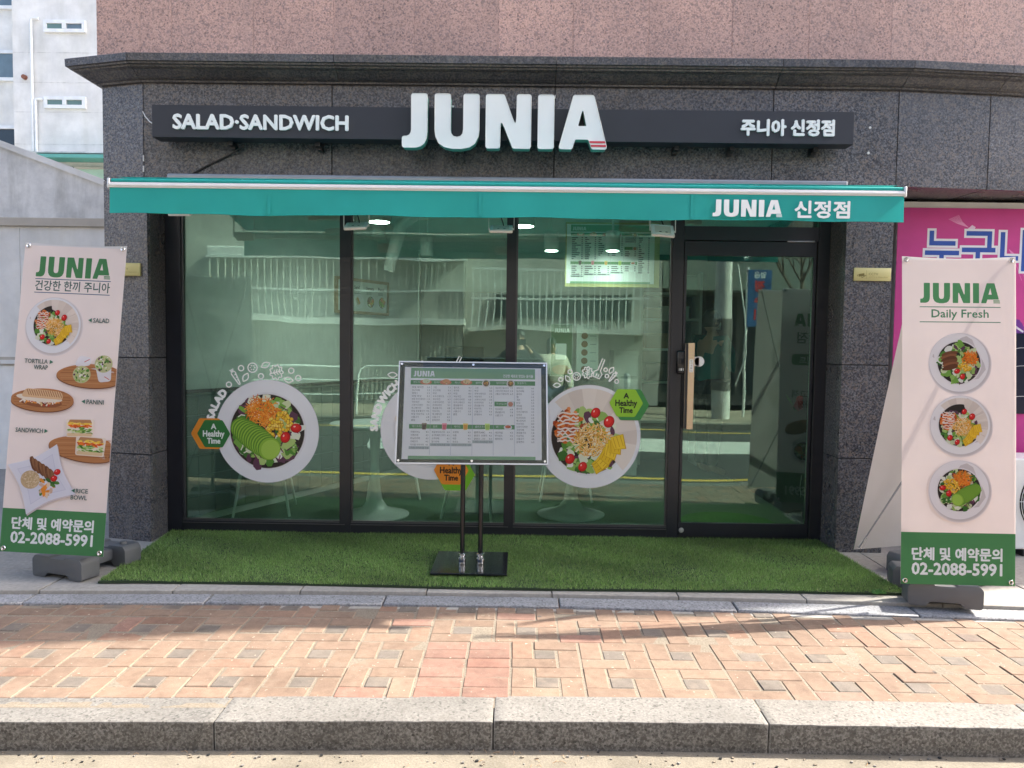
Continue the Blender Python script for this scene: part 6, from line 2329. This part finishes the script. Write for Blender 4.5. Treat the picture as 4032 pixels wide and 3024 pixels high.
        m.build('cap', 'leaf_green', o, smooth=True, fix=False)
    return o


person('kitchen worker with black hair and pale face mask in a dark teal shirt', (1.98, 8.05, Z0), R(115), 1.74, 'teal_shirt', 'black_cloth',
       dict(L=((-0.25, -0.12, 1.12), (-0.12, -0.36, 1.05)), R=((0.25, -0.12, 1.12), (0.12, -0.36, 1.05)), bend=-0.04, long=False, turn=0.15), extra='mask')
person('kitchen worker in a green cap and dark teal shirt leaning over the work top', (2.42, 7.75, Z0), R(60), 1.62, 'teal_shirt', 'black_cloth',
       dict(L=((-0.26, -0.2, 1.12), (-0.15, -0.42, 1.0)), R=((0.26, -0.2, 1.12), (0.12, -0.42, 1.0)), bend=-0.16, hy=-0.06, hz=-0.02, long=False, turn=-0.2), extra='cap')


# ================================================================== right of the shop: neighbour's front
ns = thing('magenta_sign', 'magenta shop sign sheet with blue Korean letters beside the granite pillar', 'sign', (4.0, 5.6, 0.55))
MB().box(2.70, 5.4, 5.60, 5.64, 0.58, 2.432).build('backing', 'soft_white', ns)
plain('magenta', (0.60, 0.055, 0.28), 0.4, var=0.05)
MB().box(2.702, 5.4, 5.592, 5.599, 0.58, 2.388).build('sheet', 'magenta', ns)
P = Print()
for a0 in range(14):
    t = a0 / 13
    P.stroke([(0.36 + 0.07 * t, 1.76 - 0.03 * (1 - t)), (0.42 + 0.04 * t, 1.70 + 0.01 * t), (0.505, 1.672)], 0.0022, (236, 160, 206))
P.build('flower_rays', 'print_sticker', ns, (2.702, 5.592, 0.58), (1, 0, 0), (0, 0, 1), (0, -1, 0), off=0.0003)
P = Print()
P.fan([(0.49, 1.655), (0.53, 1.69), (0.555, 1.675), (0.54, 1.645), (0.50, 1.64)], (240, 214, 236))
P.build('flower_centre', 'print_sticker', ns, (2.702, 5.592, 0.58), (1, 0, 0), (0, 0, 1), (0, -1, 0), off=0.0005)
P = Print()
for q in range(8):
    P.stroke([(0.9 + q * 0.03, 1.3), (0.84 + q * 0.02, 1.45 - q * 0.01), (0.80, 1.52)], 0.003, (234, 140, 196))


def bar_letters(P, x, y, k, col, grow):
    g_ = grow
    B_ = lambda a, b, c, d_: P.rect(x + a * k - g_, y + b * k - g_, x + c * k + g_, y + d_ * k + g_, col)
    # nu
    B_(0.10, 0.55, 0.24, 1.0); B_(0.10, 0.55, 0.90, 0.69); B_(-0.02, 0.26, 1.02, 0.40); B_(0.42, -0.05, 0.56, 0.30)
    # gu
    B_(1.22, 0.86, 2.00, 1.0); B_(1.86, 0.42, 2.00, 1.0); B_(1.10, 0.36, 2.12, 0.50); B_(1.52, -0.05, 1.66, 0.40)
    # na
    B_(2.26, 0.12, 2.40, 0.98); B_(2.26, 0.12, 2.82, 0.26); B_(2.92, -0.2, 3.06, 1.05); B_(3.0, 0.48, 3.28, 0.62)


P.build('flower_print', 'print_sticker', ns, (2.702, 5.592, 0.58), (1, 0, 0), (0, 0, 1), (0, -1, 0), off=0.0004)
P = Print()
bar_letters(P, 0.205, 1.412, 0.235, (236, 238, 244), 0.016)
bar_letters(P, 0.205, 1.412, 0.235, (58, 92, 178), 0.0)
P.build('lettering', 'print_sticker', ns, (2.702, 5.592, 0.58), (1, 0, 0), (0, 0, 1), (0, -1, 0), off=0.0008)
P = Print()
for i in range(10):
    a = i * 0.63
    P.ell(0.86 + 0.03 * math.cos(a), 0.93 + 0.05 * math.sin(a), 0.05, 0.05, (120, 60, 150), 7)
P.stroke([(0.80, 0.90), (0.88, 0.97), (0.82, 1.0), (0.93, 0.93)], 0.014, (236, 230, 240))
P.build('burst_print', 'print_sticker', ns, (2.702, 5.592, 0.58), (1, 0, 0), (0, 0, 1), (0, -1, 0), off=0.0006)
plain('night_panel', (0.010, 0.014, 0.035), 0.2)
np_ = thing('screen_panel', 'dark blue picture panel fixed on the magenta sign', 'panel', (3.9, 5.58, 0.9))
MB().box(3.50, 4.5, 5.575, 5.589, 0.92, 1.50).build('panel', 'night_panel', np_)
m = MB()
for z in (1.03, 1.25, 1.38):
    m.tube([(3.505 + i * 0.1, 5.573, z + 0.02 * math.sin(i * 0.9)) for i in range(10)], 0.002, 4)
m.build('wire_print', 'alu_white', np_)
ac = thing('outdoor_unit', 'white outdoor air conditioner unit with round wire grille under the magenta sign', 'air conditioner', (3.75, 5.3, 0))
MB().box(3.30, 4.16, 5.12, 5.42, 0.045, 0.66).build('casing', 'white_paint', ac, bev=0.012, seg=2)
MB().cyl((3.62, 5.1185, 0.37), (3.62, 5.1215, 0.37), 0.265, n=40).build('fan_opening', 'mesh_black', ac)
m = MB()
for i in range(17):
    r = 0.03 + i * 0.0145
    m.tube([(3.62 + r * math.cos(a), 5.105, 0.37 + r * math.sin(a)) for a in [2 * math.pi * q / 40 for q in range(40)]], 0.0022, 5, closed=True)
for i in range(8):
    a = i * math.pi / 4
    m.cyl((3.62, 5.108, 0.37), (3.62 + 0.27 * math.cos(a), 5.11, 0.37 + 0.27 * math.sin(a)), 0.003, n=5)
m.build('fan_grille', 'soft_white', ac, smooth=True)
for x in (3.4, 3.98):
    MB().box(x, x + 0.08, 5.13, 5.41, -0.006, 0.044).build('foot', 'seal_grey', ac)

# ================================================================== left of the shop: yard walls and the flats behind
lw = thing('panel_fence', 'white sheet wall with a beige cap running back beside the left pillar', 'wall', (-5.5, 8.0, 0))
for i in range(5):
    MB().box(-9.2 + i * 1.0, -8.204 + i * 1.0 + 0.0, 8.0, 8.05, 1.17, 2.525).build('wall_sheet', 'rendered_wall', lw)
    MB().box(-9.2 + i * 1.0, -8.204 + i * 1.0, 7.985, 8.06, -0.01, 1.08).build('wall_sheet', 'white_paint', lw)
MB().box(-9.3, -4.15, 7.975, 8.07, 1.081, 1.169).build('rail', 'beige_band', lw)
MB().box(-9.3, -4.15, 7.96, 8.12, 2.526, 2.612).build('cap', 'beige_band', lw, bev=0.004)
MB().box(-5.40, -5.24, 7.95, 7.974, 1.10, 1.14).build('label_plate', 'soft_white', lw)
m = MB()
m.prism([(-12, 1.0), (-3.8, 1.0), (-3.8, 2.79), (-12, 5.75)], [], lambda u, v, d: (u, d, v), 9.0, 9.25)
rw = m.build('ramp_wall', 'old_concrete')
tag(rw, 'weathered pale concrete ramp wall sloping down behind the beige capped wall', 'wall')
m = MB()
m.obox((-7.9, 9.12, 4.285), (4.1, 0, -1.48), (0, 0.16, 0), (0.012, 0, 0.033))
m.build('coping', 'rendered_wall', rw)

ap = thing('apartment_building', 'pale grey apartment building with small white sliding windows behind the ramp wall', 'building', (-9.5, 17.0, 0))
MB().box(-10.47, -2.0, 16.0, 26, -0.01, 14).build('wall', 'rendered_wall', ap)
MB().box(-18, -10.471, 16.35, 26, -0.01, 14).build('wall', 'rendered_wall', ap)
jt = MB()
for z in (1.7, 2.9, 4.15, 5.35, 6.0, 6.6, 7.2, 8.45, 9.6):
    jt.box(-10.46, -2.2, 15.997, 16.001, z, z + 0.012)
jt.build('pour_line', 'old_concrete', ap)


def apt_window(x0, x1, z0, z1, y, pan, frame='white_gloss', split=True, fw=0.07):
    f = MB()
    f.box(x0, x1, y - 0.05, y + 0.04, z0, z0 + fw); f.box(x0, x1, y - 0.05, y + 0.04, z1 - fw, z1)
    f.box(x0, x0 + fw, y - 0.049, y + 0.04, z0 + fw, z1 - fw); f.box(x1 - fw, x1, y - 0.049, y + 0.04, z0 + fw, z1 - fw)
    if split:
        xm = (x0 + x1) / 2
        f.box(xm - 0.04, xm + 0.04, y - 0.06, y + 0.04, z0 + fw, z1 - fw)
    wn = f.build('window', frame, ap, bev=0.004)
    xs_ = [(x0 + fw, (x0 + x1) / 2 - 0.04), ((x0 + x1) / 2 + 0.04, x1 - fw)] if split else [(x0 + fw, x1 - fw)]
    for i, (a, b) in enumerate(xs_):
        MB().box(a, b, y - 0.022 + 0.01 * i, y - 0.012 + 0.01 * i, z0 + fw, z1 - fw).build('pane', pan[i % len(pan)], wn)
    return wn


apt_window(-9.80, -8.94, 7.60, 7.845, 15.99, ['pane_green', 'pane_blue'])
apt_window(-9.82, -8.96, 6.075, 6.315, 15.99, ['pane_green', 'pane_green'])
apt_window(-12.2, -10.53, 6.73, 7.36, 16.34, ['pane_blue'], split=False)
apt_window(-12.2, -10.53, 5.0, 5.81, 16.34, ['dark_glass', 'dark_glass'])
apt_window(-12.2, -10.53, 8.2, 8.9, 16.34, ['pane_blue'], split=False)
aw_ = MB()
aw_.prism([(0, 0), (0.55, -0.13), (0.55, -0.20), (0, -0.17)], [], lambda u, v, d: (d, 15.985 - u, 5.16 + v), -10.07, -7.6)
aw_.build('small_awning', 'teal_tile', ap)
MB().box(-10.0, -7.6, 15.93, 15.999, 5.17, 5.20).build('ledge', 'old_concrete', ap)
apt_window(-9.95, -9.24, 3.9, 4.90, 15.985, ['dark_glass'], 'cream_wall', False, 0.05)
apt_window(-9.21, -7.9, 3.9, 4.90, 15.985, ['curtain_green'], 'cream_wall', False, 0.05)
for x, z0, z1 in ((-10.05, 5.2, 7.84), (-9.985, 5.2, 6.22)):
    m = MB()
    m.cyl((x, 15.95, z0), (x, 15.95, z1), 0.028, n=10)
    m.tube([(x, 15.95, z1 - 0.01), (x + 0.01, 15.95, z1 + 0.03), (x + 0.06, 15.95, z1 + 0.035), (x + 0.15, 15.96, z1 + 0.03)], 0.027, 8)
    m.build('drain_pipe', 'white_gloss', ap, smooth=True)
m = MB().cyl((-10.22, 15.93, 6.70), (-10.22, 16.0, 6.70), 0.045, 0.05, 14)
m.build('vent_cap', 'rust', ap, smooth=True)

# ================================================================== across the street (seen in the glass)
tag(MB().box(-40, 40, -3.62, -3.401, -0.3, -0.05).build('far_kerb', 'kerb_granite', bev=0.01), kind='structure')
tag(MB().box(-40, 40, -6.6, -3.621, -0.3, -0.052).build('far_pavement', 'far_paving'), kind='structure')
ob = thing('ribbed_building', 'pale ribbed metal building with a barred balcony across the street, mirrored in the windows', 'building', (-3.5, -7.5, -0.05))
MB().box(-14, -1.25, -12, -6.6, -0.051, 9.0).build('wall', 'cream_wall', ob)
m = MB()
for i in range(56):
    m.box(-6.9 + i * 0.1, -6.86 + i * 0.1, -6.6, -6.565, 0.0, 1.75)
m.build('ribbed_shutter', 'cream_wall', ob)
MB().box(-7.0, -1.2, -6.9, -6.2, 1.78, 1.92).build('balcony_slab', 'white_paint', ob)
MB().box(-7.0, -1.2, -6.95, -6.25, 3.25, 3.45).build('canopy', 'white_paint', ob, bev=0.03, seg=2)
for i in range(38):
    x = -6.95 + i * 0.155
    MB().box(x, x + 0.02, -6.26, -6.23, 1.921, 3.2).build('balcony_bar', 'cream_wall', ob)
MB().box(-7.0, -1.2, -6.27, -6.22, 3.201, 3.249).build('balcony_rail', 'white_gloss', ob)
MB().box(-7.0, -1.2, -6.228, -6.20, 2.5, 2.54).build('balcony_rail', 'white_gloss', ob)
ob2 = thing('grey_building', 'grey building with white balcony railing across the street, mirrored in the windows', 'building', (3.5, -7.6, -0.05))
MB().box(-1.24, 3.3, -12, -7.0, -0.051, 9.0).build('wall', 'cream_wall', ob2)
for x0, x1, z0, z1 in ((-0.6, 2.6, 1.9, 2.5), (-0.9, -0.1, 4.0, 5.2), (0.6, 1.6, 4.0, 5.2), (2.2, 3.1, 4.0, 5.2)):
    f = MB().box(x0, x1, -7.0, -6.93, z0, z1).build('window', 'frame_grey', ob2)
    MB().box(x0 + 0.06, x1 - 0.06, -6.929, -6.92, z0 + 0.06, z1 - 0.06).build('pane', 'dark_glass', f)
MB().box(-1.1, 2.9, -6.99, -6.4, 1.62, 1.72).build('balcony_slab', 'old_concrete', ob2)
for i in range(27):
    x = -1.05 + i * 0.15
    MB().box(x, x + 0.028, -6.44, -6.41, 1.721, 3.0).build('balcony_bar', 'white_gloss', ob2)
for z in (2.35, 3.0):
    MB().box(-1.08, 2.9, -6.45, -6.40, z, z + 0.05).build('balcony_rail', 'white_gloss', ob2)
ob3 = thing('dark_shop', 'dark recessed shop across the street, mirrored in the door glass', 'building', (9, -8, -0.05))
MB().box(3.31, 20, -12, -8.2, -0.051, 7.0).build('wall', 'grey_panel', ob3)
for x in (3.6, 5.5, 7.4, 9.3):
    MB().box(x, x + 1.7, -8.2, -8.12, 0.2, 2.6).build('window', 'dark_glass', ob3)
MB().box(3.4, 20, -8.2, -7.4, 2.7, 3.5).build('signboard', 'room_tile', ob3)
ob4 = thing('far_block', 'tall pale block far across the street, out of sight but for reflections', 'building', (-20, -9, -0.05))
MB().box(-34, -14.1, -14, -7.0, -0.051, 8).build('wall', 'rendered_wall', ob4)
for i in range(6):
    MB().box(-32 + i * 3, -30.6 + i * 3, -7.0, -6.95, 1.2, 2.6).build('window', 'pane_blue', ob4)

# pipe guard rail along the far pavement
for k, x0 in enumerate((-5.2, -3.1, -1.0)):
    lb = ['end of the white pipe guard rail nearest the ribbed shutter, mirrored in the salad window', 'middle white pipe guard rail across the road, mirrored in the glass', 'white pipe guard rail behind the photographer, mirrored in the glass'][k]
    o = thing('guard_rail', lb, 'guard rail', (x0 + 1, -3.75, -0.05), 'pipe guard rails across the road')
    m = MB()
    m.tube([(x0, -3.75, -0.05), (x0, -3.75, 0.75), (x0 + 0.04, -3.75, 0.86), (x0 + 0.14, -3.75, 0.92), (x0 + 1.86, -3.75, 0.92), (x0 + 1.96, -3.75, 0.86), (x0 + 2.0, -3.75, 0.75), (x0 + 2.0, -3.75, -0.05)], 0.022, 10)
    m.build('pipe', 'white_gloss', o, smooth=True)
    for z in (0.35, 0.65):
        MB().cyl((x0 + 0.02, -3.75, z), (x0 + 1.98, -3.75, z), 0.017, n=8).build('cross_pipe', 'white_gloss', o, smooth=True)
o = thing('utility_pole', 'thick concrete utility pole with cables across the street, mirrored in the door', 'pole', (4.05, -4.6, -0.05))
MB().cyl((4.05, -4.6, -0.05), (4.05, -4.6, 9), 0.18, 0.13, 20).build('shaft', 'old_concrete', o, smooth=True)
MB().cyl((4.05, -4.6, 0.5), (4.05, -4.6, 1.9), 0.186, 0.182, 20).build('wrap', 'grey_panel', o, smooth=True)
MB().tube([(4.3, -4.5, 3.0), (4.42, -4.4, 2.0), (4.5, -4.4, 1.2), (4.3, -4.5, 0.6)], 0.018, 6).build('cable', 'soft_white', o)
o = thing('blue_banner_sign', 'tall blue hanging sign with Korean letters mirrored at the top of the door', 'sign', (4.85, -4.9, 1.7))
MB().box(4.62, 5.10, -4.93, -4.90, 1.75, 2.95).build('panel', 'sign_blue', o)
MB().box(4.25, 4.63, -4.94, -4.90, 2.9, 2.94).build('arm', 'steel_grey', o)
MB().cyl((4.62, -4.94, -0.05), (4.62, -4.94, 3.0), 0.03, n=10).build('post', 'white_gloss', o)
P = Print()
for i, c in enumerate('정수기'):
    P.text(c, 0, 0.72 - i * 0.30, 0.22, None, (206, 60, 60), 'c', 0.012)
P.text('얼음', 0, 1.0, 0.13, None, (220, 226, 236), 'c', 0.005)
P.build('lettering', 'print_sticker', o, (4.86, -4.90, 1.78), (-1, 0, 0), (0, 0, 1), (0, 1, 0), off=0.001)
for i, (x, y, lb) in enumerate(((4.75, -3.9, 'grey steel bollard nearest the utility pole, mirrored in the door'), (3.0, -3.9, 'grey steel bollard left of the utility pole in the mirror image'), (2.1, -3.95, 'grey steel bollard nearest the white railing in the mirror image'))):
    b = thing('bollard', lb, 'bollard', (x, y, -0.05), 'bollards across the road')
    MB().lathe(x, y, [(0.06, -0.05), (0.06, 0.82), (0.05, 0.86), (0.02, 0.875)], 16).build('post', 'steel_grey', b, smooth=True)
    MB().lathe(x, y, [(0.063, 0.68), (0.063, 0.76), (0.062, 0.761)], 16).build('band', 'soft_white', b)
# bare street tree
o = thing('street_tree', 'bare street tree across the road, mirrored in the upper door glass', 'tree', (6.0, -5.4, -0.05))
tr_ = MB(); tr_.tube([(6.0, -5.4, -0.05), (6.02, -5.4, 1.2), (5.95, -5.42, 2.3)], [0.11, 0.085, 0.07], 10)
tr_.build('trunk', 'bark', o, smooth=True)
m = MB(); gt = random.Random(4)


def limb(p, dv, L, r, n):
    q = p + dv * L
    m.cyl(p, q, r, r * 0.6, 6, caps=False)
    if n == 0: return
    for i in range(3):
        nd_ = (dv + Vector((gt.uniform(-0.7, 0.7), gt.uniform(-0.7, 0.7), gt.uniform(-0.2, 0.5)))).normalized()
        limb(p.lerp(q, gt.uniform(0.5, 1.0)), nd_, L * 0.72, r * 0.6, n - 1)


for i in range(4):
    a = i * 1.57 + 0.4
    limb(Vector((5.95, -5.42, 2.25)), Vector((0.5 * math.cos(a), 0.5 * math.sin(a), 0.8)).normalized(), 0.9, 0.045, 3)
m.build('crown', 'bark', o)

# the photographer and companion, mirrored in the shop window
person('photographer with glasses in a navy jacket holding up a phone, mirrored in the shop window', (0.0, -0.40, -0.166), R(180), 1.72, 'navy_cloth', 'denim',
       dict(L=((-0.36, -0.12, 1.20), (-0.13, -0.26, 1.44)), R=((0.36, -0.12, 1.20), (0.13, -0.26, 1.44)), long=True))
person('companion in a beige padded jacket standing by the photographer, mirrored in the shop window', (0.48, -0.50, -0.166), R(170), 1.62, 'beige_puffer', 'denim',
       dict(L=((-0.27, -0.02, 1.12), (-0.22, -0.16, 0.92)), R=((0.27, -0.02, 1.12), (0.22, -0.16, 0.92)), long=True), hair='long', puffy=True)
ph = thing('phone', 'dark smartphone held up in both hands, mirrored in the shop window', 'phone', (0, -0.06, 1.34))
MB().box(-0.085, 0.085, -0.066, -0.057, 1.335, 1.415).build('body', 'black_gloss', ph, bev=0.003)
MB().cyl((0.06, -0.057, 1.39), (0.06, -0.054, 1.39), 0.008, n=12).build('lens', 'dark_glass', ph)
